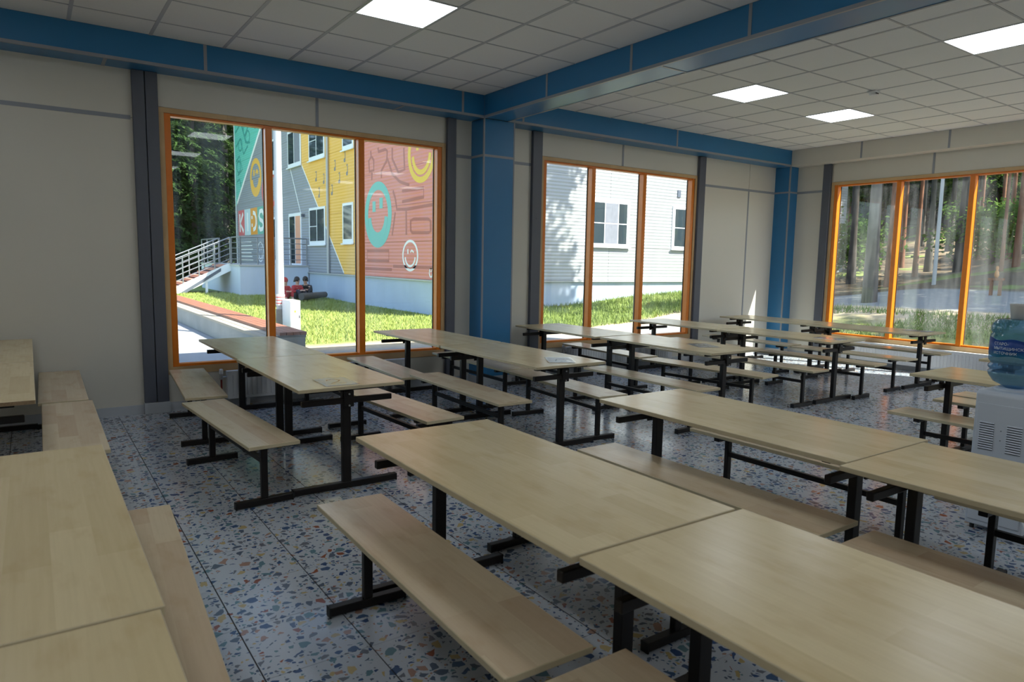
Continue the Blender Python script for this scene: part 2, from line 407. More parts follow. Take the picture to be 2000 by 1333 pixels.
for x0, x1 in [(1.046,2.538),(2.538,4.059),(5.456,6.889),(6.889,8.445)]:
    panel_b(x0,x1,WZ1,H); panel_b(x0,x1,0,WZ0)
for x0, x1 in [(XL,0.82),(4.19,5.30),(8.60,10.41)]: strip_b(x0,x1,ZJ-0.018,ZJ+0.018)
for x in (-0.9, 9.716): strip_b(x-0.015,x+0.015,0.1,ZJ-0.018)
for x in (2.538, 6.889): strip_b(x-0.015,x+0.015,WZ1,H)
for y0, y1 in [(6.357,YB),(1.957,3.36),(YF,-1.04)]: panel_r(y0,y1,0,ZJ); panel_r(y0,y1,ZJ,H)
for y0, y1 in [(3.36,4.848),(4.848,6.357),(-1.04,0.45),(0.45,1.957)]: panel_r(y0,y1,WZ1,H); panel_r(y0,y1,0,WZ0)
strip_r(6.50,6.975,ZJ-0.018,ZJ+0.018); strip_r(2.10,3.22,ZJ-0.018,ZJ+0.018); strip_r(YF,-1.19,ZJ-0.018,ZJ+0.018); strip_r(4.833,4.863,WZ1,H)

# beams and columns
def blue_beam(name): return struct(empty(name))
t1 = struct(boxm('trim_1', XL, RBX, BY+0.004, YB, ZB+0.004, H+0.02, M['core']))                 # beam along the back wall
for x0, x1 in [(XL,-1.4),(-1.4,1.407),(1.407,4.113),(4.113,BX0),(BX1,4.954),(4.954,7.642),(7.642,RBX)]:
    boxm('beam_panel', x0+0.002,x1-0.002, BY, BY+0.006, ZB+0.012,H, M['blue'], t1)
for x0, x1 in [(XL,0.62),(0.62,3.40),(3.40,BX0),(BX1,6.3),(6.3,9.1),(9.1,RBX)]:
    boxm('soffit_panel', x0+0.002,x1-0.002, BY+0.008, YB, ZB-0.002,ZB+0.005, M['blue'], t1)
for x in (-1.4,1.407,4.113,4.954,7.642): boxm('joint_strip', x-0.014,x+0.014, BY-0.003, BY+0.004, ZB+0.02,H, M['joint'], t1)
for x in (0.62,3.40,6.3,9.1): boxm('joint_strip', x-0.014,x+0.014, BY+0.02, YB, ZB-0.005,ZB+0.001, M['joint'], t1)
for x0, x1 in ((XL,BX0),(BX1,RBX)): boxm('corner_profile', x0,x1, BY-0.004, BY+0.022, ZB-0.006,ZB+0.020, M['joint'], t1)
t2 = struct(boxm('trim_2', BX0+0.005, BX1-0.005, YF, BY+0.05, ZB+0.004, H+0.02, M['core']))     # cross beam
ysj = [BY, 5.774, 4.57, 3.354, 1.2, -0.9, -3.0, YF]
for y1, y0 in zip(ysj[:-1], ysj[1:]):
    boxm('beam_panel', BX0, BX0+0.006, y0+0.002,y1-0.002, ZB+0.012,H, M['blue'], t2)
    boxm('beam_panel', BX1-0.006, BX1, y0+0.002,y1-0.002, ZB+0.012,H, M['blue'], t2)
    if y0 > YF:
        boxm('joint_strip', BX0-0.003, BX0+0.004, y0-0.014,y0+0.014, ZB+0.02,H, M['joint'], t2)
for y1, y0 in ((BY,4.235),(4.235,1.2),(1.2,-2.0),(-2.0,YF)): boxm('soffit_panel', BX0+0.008,BX1-0.008, y0+0.002,y1-0.002, ZB-0.002,ZB+0.005, M['blue'], t2)
boxm('joint_strip', BX0+0.02,BX1-0.002, 4.222,4.248, ZB-0.005,ZB+0.001, M['joint'], t2)
for xx in (BX0-0.004, BX1-0.018): boxm('corner_profile', xx,xx+0.022, YF, BY-0.004, ZB-0.006,ZB+0.020, M['joint'], t2)
t3 = struct(boxm('trim_3', RBX+0.005, XR, YF, BY+0.2, ZB+0.004, H+0.02, M['core']))             # cream beam along the right wall
rj = [BY+0.2, 5.785, 4.564, 3.34, 1.2, -1.0, -3.0, YF]
for y1, y0 in zip(rj[:-1], rj[1:]):
    boxm('beam_panel', RBX, RBX+0.006, y0+0.002,y1-0.002, ZB+0.002,H, M['cream'], t3)
    if y0 > YF: boxm('joint_strip', RBX-0.003, RBX+0.004, y0-0.014,y0+0.014, ZB+0.004,H, M['joint'], t3)
boxm('soffit_panel', RBX+0.004,XR, YF,BY+0.2, ZB-0.003,ZB+0.005, M['cream'], t3)
CX0, CX1, CY0 = 4.415, 4.85, 6.975
t4 = struct(boxm('trim_4', CX0+0.005, CX1-0.005, CY0+0.005, YB, 0, ZB, M['core']))              # blue column
for z0, z1 in ((0.10,ZJ-0.012),(ZJ+0.012,ZB-0.003)):
    boxm('column_panel', CX0+0.012,CX1-0.012, CY0, CY0+0.006, z0,z1, M['blue'], t4)
    boxm('column_panel', CX0, CX0+0.006, CY0+0.012,YB, z0,z1, M['blue'], t4)
    boxm('column_panel', CX1-0.006, CX1, CY0+0.012,YB, z0,z1, M['blue'], t4)
for xx in (CX0-0.003, CX1-0.015): boxm('corner_profile', xx,xx+0.018, CY0-0.003,CY0+0.015, 0.1,ZB-0.003, M['joint'], t4)
boxm('joint_strip', CX0+0.015,CX1-0.015, CY0-0.003,CY0+0.004, ZJ-0.014,ZJ+0.014, M['joint'], t4)
boxm('joint_strip', CX0-0.003,CX0+0.004, CY0+0.015,YB, ZJ-0.014,ZJ+0.014, M['joint'], t4)
boxm('base_block', CX0-0.012,CX1+0.012, CY0-0.012,YB, 0,0.10, M['base'], t4)
KX, KY = 10.41, 6.97
t5 = struct(boxm('trim_5', KX+0.005, XR, KY+0.005, YB, 0, ZB, M['core']))                       # blue corner column
for z0, z1 in ((0.10,ZJ-0.012),(ZJ+0.012,ZB-0.003)):
    boxm('column_panel', KX+0.012,XR, KY, KY+0.006, z0,z1, M['blue'], t5)
    boxm('column_panel', KX, KX+0.006, KY+0.012,YB, z0,z1, M['blue'], t5)
boxm('corner_profile', KX-0.003,KX+0.017, KY-0.003,KY+0.017, 0.1,ZB-0.003, M['joint'], t5)
boxm('joint_strip', KX+0.017,XR, KY-0.003,KY+0.004, ZJ-0.014,ZJ+0.014, M['joint'], t5)
boxm('joint_strip', KX-0.003,KX+0.004, KY+0.017,YB, ZJ-0.014,ZJ+0.014, M['joint'], t5)
boxm('base_block', KX-0.010,XR, KY-0.010,YB, 0,0.10, M['base'], t5)

# grey steel posts beside the windows
def post(n, boxes, axis='y'):
    p = struct(empty('trim_%d' % n, (0,0,0)))
    for (u0,u1,d) in boxes:
        if axis == 'y':
            boxm('channel', u0,u1, YB-d,YB, 0.105,ZB-0.004, M['steel'], p, bevel=0.004)
            MB().cyl(((u0+u1)/2,YB-d-0.004,2.05),((u0+u1)/2,YB-d+0.004,2.05),0.008).build('bolt_head', M['steel'], p)
        else:
            boxm('channel', XR-d,XR, u0,u1, 0.105,ZB-0.004, M['steel'], p, bevel=0.004)
    u0, u1 = boxes[0][0], boxes[-1][1]
    if axis == 'y': boxm('base_block', u0-0.006,u1+0.006, YB-0.068,YB, 0,0.105, M['base'], p, bevel=0.003)
    else: boxm('base_block', XR-0.068,XR, u0-0.006,u1+0.006, 0,0.105, M['base'], p, bevel=0.003)
post(6, [(0.835,0.936,0.05),(0.942,1.044,0.05)])
post(7, [(4.066,4.180,0.05)])
post(8, [(5.300,5.448,0.05)])
post(9, [(8.450,8.590,0.05)])
post(10, [(6.365,6.495,0.05)], 'x')
post(11, [(3.225,3.352,0.05)], 'x')
post(12, [(1.965,2.095,0.05)], 'x')
post(13, [(-1.18,-1.048,0.05)], 'x')
struct(boxm('baseboard_back', XL,0.828, YB-0.014,YB, 0,0.085, M['base']))
bb = struct(empty('baseboard_rear_bays'));  bb.name = 'baseboard_bays'
for x0, x1 in ((1.052,4.058),(4.19,CX0-0.014),(CX1+0.014,5.29),(5.456,8.44),(8.60,KX-0.012)): boxm('board', x0,x1, YB-0.014,YB, 0,0.085, M['base'], bb)
br = struct(empty('baseboard_right'))
for y0, y1 in ((6.504,KY-0.012),(3.36,6.358),(2.103,3.215),(-1.04,1.955),(YF,-1.19)): boxm('board', XR-0.014,XR, y0,y1, 0,0.085, M['base'], br)

# windows: pale outer boards, orange stained jambs and mullions, three panes each
def window(n, axis, a0, a1, mull, dirt_label):
    """a0..a1 outer board extents; mull: (u0,u1) of the two mullions; inner face at the wall plane"""
    w = struct(empty('window_%d' % n, ((a0+a1)/2 if axis == 'y' else XR, YB if axis == 'y' else (a0+a1)/2, WZ0)))
    def bx(name, u0,u1,d0,d1,z0,z1, mat, parent=w, bevel=0.0):
        if axis == 'y': return boxm(name, u0,u1, YB+d0,YB+d1, z0,z1, mat, parent, bevel)
        return boxm(name, XR+d0,XR+d1, u0,u1, z0,z1, mat, parent, bevel)
    fw = 0.046; oz0, oz1 = 0.425, WZ1-fw; o0, o1 = a0+fw, a1-fw
    # finger-jointed pale boards, in short lengths
    k = 5; L = (a1-a0)/k
    for i in range(k):
        bx('frame_board', a0+L*i+0.0006, a0+L*(i+1)-0.0006, -0.012,0.108, oz1, WZ1, M['pale'])
    bx('frame_board', a0,o0, -0.012,0.108, oz0-0.07,oz1-0.0006, M['pale']); bx('frame_board', o1,a1, -0.012,0.108, oz0-0.07,oz1-0.0006, M['pale'])
    bx('sill_board', o0,o1, -0.012,0.108, oz0-0.07,oz0, M['pale'])
    ow = 0.056; d0, d1 = 0.0, 0.105
    bx('jamb', o0,o0+ow, d0,d1, oz0,oz1, M['orange'], bevel=0.003); bx('jamb', o1-ow,o1, d0,d1, oz0,oz1, M['orange'], bevel=0.003)
    bx('head', o0+ow,o1-ow, d0+0.01,d1, oz1-0.022,oz1, M['orange'], bevel=0.002)
    bx('sill_rail', o0+ow,o1-ow, d0+0.01,d1, oz0,oz0+0.024, M['orange'], bevel=0.002)
    us = [o0+ow]
    for u0, u1 in mull:
        m_ = bx('mullion', u0,u1, d0,d1, oz0,oz1-0.022, M['orange'], bevel=0.003)
        bx('weather_strip', u0+0.006,u1-0.006, 0.105,0.118, oz0,oz1-0.022, M['pale'])
        us += [u0, u1]
    us.append(o1-ow)
    for i in range(0, len(us), 2):
        bx('pane', us[i]+0.001,us[i+1]-0.001, 0.080,0.086, oz0+0.024,oz1-0.022, M['glass'])
        u0, u1 = us[i], us[i+1]
        for q0, q1 in ((u0,u0+0.008),(u1-0.008,u1)): bx('gasket', q0,q1, 0.0875,0.10, oz0+0.024,oz1-0.022, M['plastic_black'])
    # slim clip in the middle of each upright, as in the photo a bright catch
    for u0, u1 in list(mull): bx('catch', (u0+u1)/2-0.008,(u0+u1)/2+0.008, 0.117,0.128, 1.40,1.47, M['bolt'])
    return w
window(1, 'y', W1[0], W1[1], [(2.007,2.073),(2.990,3.058)], '')
window(2, 'y', W2[0], W2[1], [(6.334,6.400),(7.309,7.375)], '')
window(3, 'x', W3[0], W3[1], [(4.296,4.362),(5.277,5.343)], '')
window(4, 'x', W4[0], W4[1], [(-0.104,-0.038),(0.877,0.943)], '')  # unseen window, added to bring more daylight in from the right

# ------------------------------------------------------------------ radiators
def radiator(label, axis, a0, a1, pipes):
    """panel radiator along a wall; d = distance from the wall"""
    mid = (a0+a1)/2
    t = empty('radiator', (mid, YB-0.09, 0.0) if axis == 'y' else (XR-0.09, mid, 0.0)); tag(t, label, 'radiator', 'panel radiators under the windows')
    def bx(name, u0,u1,d0,d1,z0,z1,mat,bevel=0):
        if axis == 'y': return boxm(name, u0,u1, YB-d1,YB-d0, z0,z1, mat, t, bevel)
        return boxm(name, XR-d1,XR-d0, u0,u1, z0,z1, mat, t, bevel)
    bx('back_panel', a0+0.01,a1-0.01, 0.045,0.06, 0.10,0.34, M['white'])
    bx('front_panel', a0+0.004,a1-0.004, 0.100,0.108, 0.08,0.355, M['white'], 0.004)
    bx('top_grille', a0,a1, 0.04,0.105, 0.352,0.362, M['white'])
    for u0, u1 in ((a0,a0+0.006),(a1-0.006,a1)): bx('side_cover', u0,u1, 0.04,0.105, 0.085,0.352, M['white'])
    n = int((a1-a0-0.08)/0.046)
    if axis == 'y': fm = MB().box(-0.011,0.011,-0.004,0.004,0.0,0.215).mesh('fin', M['white'])
    else: fm = MB().box(-0.004,0.004,-0.011,0.011,0.0,0.215).mesh('fin', M['white'])
    bev(fm, 0.003)
    for i in range(n):
        u = a0+0.05+0.046*i+0.01
        w = worldloc(t)
        loc = Vector((u, YB-0.110, 0.11)) - w if axis == 'y' else Vector((XR-0.110, u, 0.11)) - w
        inst('fin', fm, t, loc)
    for zz in (0.0,): 
        for u in (a0+0.2, a1-0.2): bx('foot', u-0.015,u+0.015, 0.05,0.09, 0.0,0.10, M['white'])
    if pipes:
        v = MB(); p0 = (a0-0.05, YB-0.075)
        v.cyl((p0[0],p0[1],0.0),(p0[0],p0[1],0.30),0.009).build('pipe', pbr('copper_red_pipe',(0.25,0.03,0.02),0.4), t)
        MB().cyl((p0[0],p0[1],0.30),(a0,p0[1],0.30),0.009).build('pipe', M['bolt'], t)
        MB().cyl((p0[0]-0.0,p0[1],0.28),(p0[0]-0.0,p0[1],0.33),0.016).build('valve', M['bolt'], t)
        MB().lathe([(0.012,0),(0.019,0.008),(0.019,0.045),(0.013,0.055)], (p0[0],p0[1],0.33), 16).build('thermostat_knob', M['white'], t)
radiator('white ribbed panel radiator with red pipe under the colourful mural window', 'y', 1.56, 3.56, True)
radiator('white ribbed panel radiator under the middle window facing the white building', 'y', 5.90, 7.95, True)
radiator('white ribbed panel radiator under the right window facing the wood', 'x', 3.75, 5.95, False)

# ------------------------------------------------------------------ tables and benches
def slab(w, l, z0, z1, mat, name):
    me = MB().box(-w/2,w/2,-l/2,l/2,z0,z1).mesh(name, mat); bev(me, 0.0022, 1); return me
def table_meshes(h):
    W_, L_, th = 0.70, 1.50, 0.022; py = L_/2-0.14
    d = {}
    d['tabletop'] = slab(W_, L_, h-th, h, M['maple'], 'tabletop')
    d['tabletop'].materials.append(M['edge'])
    for p in d['tabletop'].polygons:
        if abs(p.normal.z) < 0.9: p.material_index = 1
    d['leg'] = MB().box(-0.028,0.028,-0.02,0.02,0.045,h-th-0.03).mesh('leg', M['metal']); bev(d['leg'],0.003)
    d['foot'] = MB().box(-0.345,0.345,-0.02,0.02,0.006,0.046).mesh('foot', M['metal']); bev(d['foot'],0.003)
    d['foot_cap'] = MB().box(-0.005,0.005,-0.021,0.021,0.0,0.047).mesh('foot_cap', M['plastic_black']); bev(d['foot_cap'],0.002); d['cx'] = 0.348
    d['top_bar'] = MB().box(-0.26,0.26,-0.02,0.02,h-th-0.03,h-th).mesh('top_bar', M['metal']); bev(d['top_bar'],0.002)
    d['hanger_arm'] = MB().box(-0.30,0.30,-0.015,0.015,h-0.128,h-0.092).mesh('hanger_arm', M['metal']); bev(d['hanger_arm'],0.003)
    d['bracket'] = MB().box(-0.032,0.032,-0.006,0.006,h-0.150,h-0.045).mesh('bracket', M['metal']); bev(d['bracket'],0.002)
    d['bolt'] = MB().cyl((0,-0.004,0),(0,0.004,0),0.006,n=8).mesh('bolt', M['bolt'])
    d['rail'] = MB().box(-0.015,0.015,-py,py,h-th-0.030,h-th-0.002).mesh('rail', M['metal'])
    d['py'] = py
    return d
TM = {0.70: table_meshes(0.70), 0.76: table_meshes(0.76)}
def table(xc, y0, y1, label, h=0.70, rz=0.0, chip=False):
    t = empty('dining_table', (xc,(y0+y1)/2,0), rz); tag(t, label, 'table', 'maple topped canteen tables'); d = TM[h]
    inst('tabletop', d['tabletop'], t)
    for s in (-1,1):
        y = s*d['py']
        inst('leg', d['leg'], t, (0,y,0)); f = inst('foot', d['foot'], t, (0,y,0)); [inst('foot_cap', d['foot_cap'], f, (q*d['cx'],0,0)) for q in (-1,1)]
        inst('top_bar', d['top_bar'], t, (0,y,0)); inst('hanger_arm', d['hanger_arm'], t, (0,y+0.036*s,0))
        br_ = inst('bracket', d['bracket'], t, (0,y+0.027*s+0.03*s,0)); [inst('bolt', d['bolt'], br_, (0,0.008*s,zz)) for zz in (h-0.066,h-0.140)]
    inst('rail', d['rail'], t)
    if chip: MB().box(-0.348,0.348,-0.7515,-0.7495,h-0.021,h-0.002).build('raw_chipboard_edge', M['chip'], t, local=True)
    return t
def bench_meshes(h):
    th = 0.022; py = 0.75-0.20; d = {'py':py}
    d['seat'] = slab(0.30, 1.50, h-th, h, M['maple_bench'], 'seat'); d['seat'].materials.append(M['edge'])
    for p in d['seat'].polygons:
        if abs(p.normal.z) < 0.9: p.material_index = 1
    d['leg'] = MB().box(-0.02,0.02,-0.015,0.015,0.042,h-th-0.03).mesh('leg', M['metal']); bev(d['leg'],0.003)
    d['foot'] = MB().box(-0.168,0.168,-0.02,0.02,0.006,0.043).mesh('foot', M['metal']); bev(d['foot'],0.003)
    d['foot_cap'] = MB().box(-0.004,0.004,-0.021,0.021,0.0,0.044).mesh('foot_cap', M['plastic_black']); bev(d['foot_cap'],0.002); d['cx'] = 0.170
    d['seat_bar'] = MB().box(-0.125,0.125,-0.02,0.02,h-th-0.03,h-th).mesh('seat_bar', M['metal']); bev(d['seat_bar'],0.002)
    d['stretcher'] = MB().box(-0.014,0.014,-py+0.015,py-0.015,h-0.165,h-0.135).mesh('stretcher', M['metal']); bev(d['stretcher'],0.002)
    return d
BM = {0.42: bench_meshes(0.42), 0.46: bench_meshes(0.46)}
def bench(xf, xn, y0, y1, label, h=0.42):
    """xf / xn: seat centre at its far / near end"""
    rz = math.atan2(-(xf-xn), y1-y0)
    t = empty('bench', ((xf+xn)/2,(y0+y1)/2,0), rz); tag(t, label, 'bench', 'maple topped canteen benches'); d = BM[h]
    inst('seat', d['seat'], t)
    for s in (-1,1):
        y = s*d['py']
        inst('leg', d['leg'], t, (0,y,0)); f = inst('foot', d['foot'], t, (0,y,0)); [inst('foot_cap', d['foot_cap'], f, (q*d['cx'],0,0)) for q in (-1,1)]
        inst('seat_bar', d['seat_bar'], t, (0,y,0))
    inst('stretcher', d['stretcher'], t)
    return t
table(-0.355, 5.67, 7.17, 'taller maple table against the back wall at the far left picture edge', 0.76)
table(-0.355, 4.15, 5.65, 'taller maple table at the left edge with raw chipboard showing on its near end', 0.76, chip=True)
table(-0.150, 1.545, 3.035, 'taller maple table at the left edge, its far end over the empty aisle', 0.76)
table(-0.160, 0.030, 1.530, 'taller maple table cut by the bottom left picture corner', 0.76)
table(1.650, 5.580, 7.080, 'maple table with its end under the mural window, behind the sheet marked 2', rz=0.004)
table(1.637, 4.070, 5.570, 'maple table carrying the sheet with a handwritten 2')
table(3.468, 5.665, 7.165, 'maple table in the second row, end under the mural window beside the blue column')
table(3.466, 4.130, 5.630, 'maple table in the second row with a shiny plastic sleeve lying on its near end')
table(5.345, 5.590, 7.090, 'maple table in the third row, far end at the left post of middle window')
table(5.380, 4.050, 5.550, 'maple table in the third row carrying a sheet with a dark scribble')
table(7.345, 5.605, 7.105, 'maple table in the fourth row, far end at the right post of middle window')
table(7.335, 4.070, 5.570, 'maple table in the fourth row carrying a sheet that reflects orange')
table(9.260, 5.560, 7.060, 'maple table in the last row, far end near the sunlit strip on the wall')
table(9.210, 4.040, 5.540, 'maple table in the last row, standing in front of the right window')
table(1.512, 1.372, 2.872, 'large maple table in the centre foreground, the farther one of the joined pair')
table(1.533, -0.140, 1.360, 'large maple table in the foreground running out of the bottom right corner')
table(3.058, 1.475, 2.975, 'maple table in the second near row, the farther one of its joined pair')
table(2.992, -0.035, 1.465, 'maple table at the right edge just in front of the water cooler')
table(5.840, 1.050, 2.550, 'maple table behind the water cooler at the right edge')
table(7.330, 1.160, 2.660, 'maple table mostly hidden behind the water bottle, near the right radiator')
B_ = bench
B_(0.175,0.155,5.70,7.20,'taller bench standing against the back wall beside the left tables',0.46)
B_(0.175,0.160,4.16,5.66,'taller bench at the left, between the wall bench and the near left table',0.46)
B_(0.284,0.200,1.60,3.10,'taller bench half under the near left table, running towards the bottom edge',0.46)
B_(0.200,0.200,0.06,1.56,'taller bench at the bottom left, below the picture edge',0.46)
B_(1.185,1.070,5.60,7.10,'bench slanting to the wall under the left end of the mural window')
B_(1.020,1.117,3.97,5.47,'bench on the aisle side of the table with the sheet marked 2')
B_(1.132,1.104,1.37,2.87,'long bench in the centre foreground left of the large table')
B_(1.172,1.172,-0.19,1.31,'bench at the bottom edge, only its far end visible below the large table')
B_(2.270,2.270,5.60,7.10,'bench hidden behind the left window table, its legs in shadow')
B_(2.190,2.278,4.03,5.53,'bench reflecting pink, right of the table with the sheet marked 2')
B_(2.050,2.050,1.56,3.06,'bench hidden under the right side of the large foreground table, only its feet visible')
B_(2.955,2.888,5.66,7.16,'lower bench under the mural window between the first and second table rows')
B_(2.937,2.905,4.10,5.60,'taller bench left of the table with the shiny plastic sleeve',0.46)
B_(2.700,2.700,1.48,2.98,'bench behind the large foreground table, its far end shining white')
B_(2.655,2.655,-0.11,1.39,'bench at the right edge between the foreground table and the next row')
B_(3.975,3.975,5.61,7.11,'bench in front of the blue column, right of the second table row')
B_(3.972,3.870,4.08,5.58,'bench reflecting white, right of the table with the shiny plastic sleeve')
B_(3.690,3.690,1.50,3.00,'bench seen under the second near table row, its seat edge below the table edge')
B_(3.660,3.660,-0.03,1.47,'bench under the right edge table in front of the water cooler')
B_(4.830,4.830,5.50,7.00,'bench hidden in the dark beside the blue column, left of the third row')
B_(4.810,4.812,3.88,5.38,'bench reflecting the window, left of the table with the dark scribble sheet')
B_(5.960,5.890,5.65,7.15,'bench under the middle window, right of the third table row')
B_(5.810,5.955,4.06,5.56,'bench slanting right, between the third and the fourth table rows')
B_(6.750,6.750,5.55,7.05,'bench by the wall left of the fourth table row')
B_(6.765,6.760,4.02,5.52,'bench left of the fourth row table, its foot beside the table foot')
B_(7.750,7.750,5.52,7.02,'bench by the wall right of the fourth table row')
B_(7.740,7.810,3.94,5.44,'bench right of the fourth row table, near foot standing alone on the floor')
B_(8.660,8.660,5.56,7.06,'bench by the wall left of the last table row, in front of the corner column')
B_(8.610,8.620,3.99,5.49,'bench left of the last row table, its foot in line with the table foot')
B_(9.640,9.640,5.58,7.08,'bench in the far corner next to the sunlit patch')
B_(9.640,9.625,4.04,5.54,'bench in front of the right radiator, right of the last row table')
B_(5.450,5.450,1.10,2.60,'bench left of the table behind the water cooler')
B_(6.290,6.290,1.15,2.65,'bench reflecting orange, right of the table behind the water cooler')
B_(6.655,6.655,1.17,2.67,'bench reflecting orange, behind another bench left of the cooler')

# ------------------------------------------------------------------ sheets of paper in plastic sleeves
def sheet(x, y, rz, label, marks, mcol, z=0.70):
    t = empty('table_sheet', (x,y,z), rz); tag(t, label, 'paper', 'number sheets lying on tables')
    MB().box(-0.105,0.105,-0.1485,0.1485,0.0004,0.0009).build('paper', M['paper'], t, local=True)
    for pts, w in marks: MB().ribbon(pts, w, 'z', 0.0009, 0.0013).build('marking', M[mcol], t, local=True)
    n = 10; v = []; f = []
    for i in range(n+1):
        for j in range(n+1):
            u = -0.112+0.224*i/n; w_ = -0.156+0.312*j/n
            v.append((u,w_,0.0022+0.0025*abs(math.sin(9*u/0.2+3*w_/0.3))*(0.4+abs(w_)/0.156)))
    for i in range(n):
        for j in range(n): a = i*(n+1)+j; f.append((a,a+n+1,a+n+2,a+1))
    MB().add(v,f).build('plastic_sleeve', M['film'], t, smooth=True, local=True)
two = [(-0.045,0.035),(-0.035,0.065),(-0.005,0.078),(0.030,0.066),(0.040,0.035),(0.022,0.0),(-0.015,-0.035),(-0.050,-0.068),(0.0,-0.060),(0.058,-0.066)]
sheet(1.590, 4.267, -0.04, 'sheet in a clear sleeve with a large handwritten brown 2', [(two,0.009)], 'marker')
sheet(3.520, 4.360, -0.55, 'crumpled glossy sleeve glaring white on the second row table', [([(-0.04,-0.06),(-0.02,0.05),(0.05,0.07)],0.012),([(0.0,-0.07),(0.05,-0.02)],0.012)], 'ink')
sheet(5.450, 4.500, -0.42, 'sheet with a dark scribble on the third row table', [([(-0.05,0.0),(-0.01,0.05),(0.03,0.0),(-0.04,-0.02)],0.010),([(0.03,0.06),(0.03,-0.06)],0.010)], 'ink')
sheet(7.340, 4.280, 0.10, 'sheet lying on the near end of the fourth row table', [([(-0.04,0.06),(-0.04,0.0),(0.02,0.01),(0.04,-0.03),(0.0,-0.06),(-0.04,-0.05)],0.010)], 'marker')
sheet(9.400, 4.300, 0.05, 'sheet lying on the near end of the last row table by the right window', [([(0.03,0.06),(-0.03,0.0),(0.0,-0.06),(0.04,-0.02),(-0.02,0.0)],0.010)], 'ink')

# ------------------------------------------------------------------ water cooler, bottle, cup
cx0, cx1, cy0, cy1, ctop = 4.42, 4.74, 1.395, 1.680, 0.815
wc = empty('water_cooler', ((cx0+cx1)/2,(cy0+cy1)/2,0)); tag(wc, 'white plastic water cooler seen from its vented back at the right edge', 'water cooler')
M['cool'] = pbr('cooler_plastic', (0.60,0.64,0.70), 0.42)
prof = [(cx0,0.03),(cx1,0.03),(cx1,0.42),(cx1-0.05,0.46),(cx1-0.05,0.62),(cx1,0.66),(cx1,ctop-0.02),(cx1-0.02,ctop),(cx0+0.02,ctop),(cx0,ctop-0.02)]
MB().prism(prof, 'y', cy0, cy1).build('body', M['cool'], wc, bevel=0.008, seg=2)
bp_ = boxm('back_panel', cx0-0.006,cx0+0.002, cy0+0.014,cy1-0.014, 0.06,ctop-0.07, M['cool'], wc, bevel=0.003)
lm = MB().prism([(-0.0,-0.0035),(-0.007,-0.002),(-0.003,0.0035),(0.0,0.0035)], 'y', -0.036,0.036).mesh('louvre', M['cool'])
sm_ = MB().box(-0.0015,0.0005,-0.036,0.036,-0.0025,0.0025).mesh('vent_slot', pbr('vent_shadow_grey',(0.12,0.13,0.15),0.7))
wb = worldloc(bp_)
for yy in (cy1-0.072, cy0+0.078):
    for k in range(12):
        zz = 0.635-0.0135*k
        inst('louvre', lm, bp_, Vector((cx0-0.006,yy,zz))); inst('vent_slot', sm_, bp_, Vector((cx0-0.0065,yy,zz-0.0055)))
for b_ in bp_.children: b_.location = Vector(b_.location) - wb
for zz in (0.60,0.545): MB().cyl((cx0-0.009,(cy0+cy1)/2,zz),(cx0-0.004,(cy0+cy1)/2,zz),0.003,n=8).build('screw', M['steel'], wc)
for xx in (cx0+0.03,cx1-0.03):
    for yy in (cy0+0.03,cy1-0.03): MB().cyl((xx,yy,0),(xx,yy,0.032),0.012).build('foot', M['plastic_black'], wc)
MB().tube([(cx0-0.004,cy0+0.02,0.16),(cx0-0.03,cy0-0.02,0.10),(cx0-0.02,cy0-0.06,0.02),(cx0+0.10,cy0-0.30,0.008)], 0.004, 8).build('power_cord', M['white'], wc)
boxm('tap_blue', cx1-0.052,cx1-0.02, cy0+0.06,cy0+0.085, 0.55,0.60, pbr('tap_blue',(0.03,0.15,0.5),0.3), wc)
boxm('tap_red', cx1-0.052,cx1-0.02, cy1-0.085,cy1-0.06, 0.55,0.60, pbr('tap_red',(0.5,0.03,0.03),0.3), wc)
bcx, bcy = cx0+0.165, (cy0+cy1)/2+0.018
MB().lathe([(0.095,0.0),(0.095,0.012),(0.075,0.018),(0.05,0.010)], (bcx,bcy,ctop-0.002), 32).build('bottle_collar', M['cool'], wc)
def bottle_mat():
    m = bpy.data.materials.new('blue_bottle'); m.use_nodes = True; nt = m.node_tree; nt.nodes.clear(); g = NT(nt)
    out = g.n('ShaderNodeOutputMaterial'); tr = g.n('ShaderNodeBsdfTransparent'); tr.inputs[0].default_value = (0.48,0.70,0.88,1)
    gl = g.n('ShaderNodeBsdfGlossy'); gl.inputs['Roughness'].default_value = 0.06
    df = g.n('ShaderNodeBsdfDiffuse'); df.inputs[0].default_value = (0.10,0.25,0.42,1)
    fr = g.n('ShaderNodeFresnel'); fr.inputs[0].default_value = 1.5
    a = g.n('ShaderNodeMixShader'); a.inputs[0].default_value = 0.38; g.put(a.inputs[1], tr.outputs[0]); g.put(a.inputs[2], df.outputs[0])
    mx = g.n('ShaderNodeMixShader'); ge = g.n('ShaderNodeNewGeometry'); g.put(mx.inputs[0], g.math('MULTIPLY', fr.outputs[0], g.math('SUBTRACT', 1.0, ge.outputs['Backfacing']))); g.put(mx.inputs[1], a.outputs[0]); g.put(mx.inputs[2], gl.outputs[0]); nt.links.new(mx.outputs[0], out.inputs[0])
    return m
M['bottle'] = bottle_mat()
BZ = ctop+0.012; br0 = 0.135
bot = empty('water_bottle', (bcx,bcy,BZ)); tag(bot, 'big upturned blue water bottle with a dark blue label on the cooler', 'bottle')
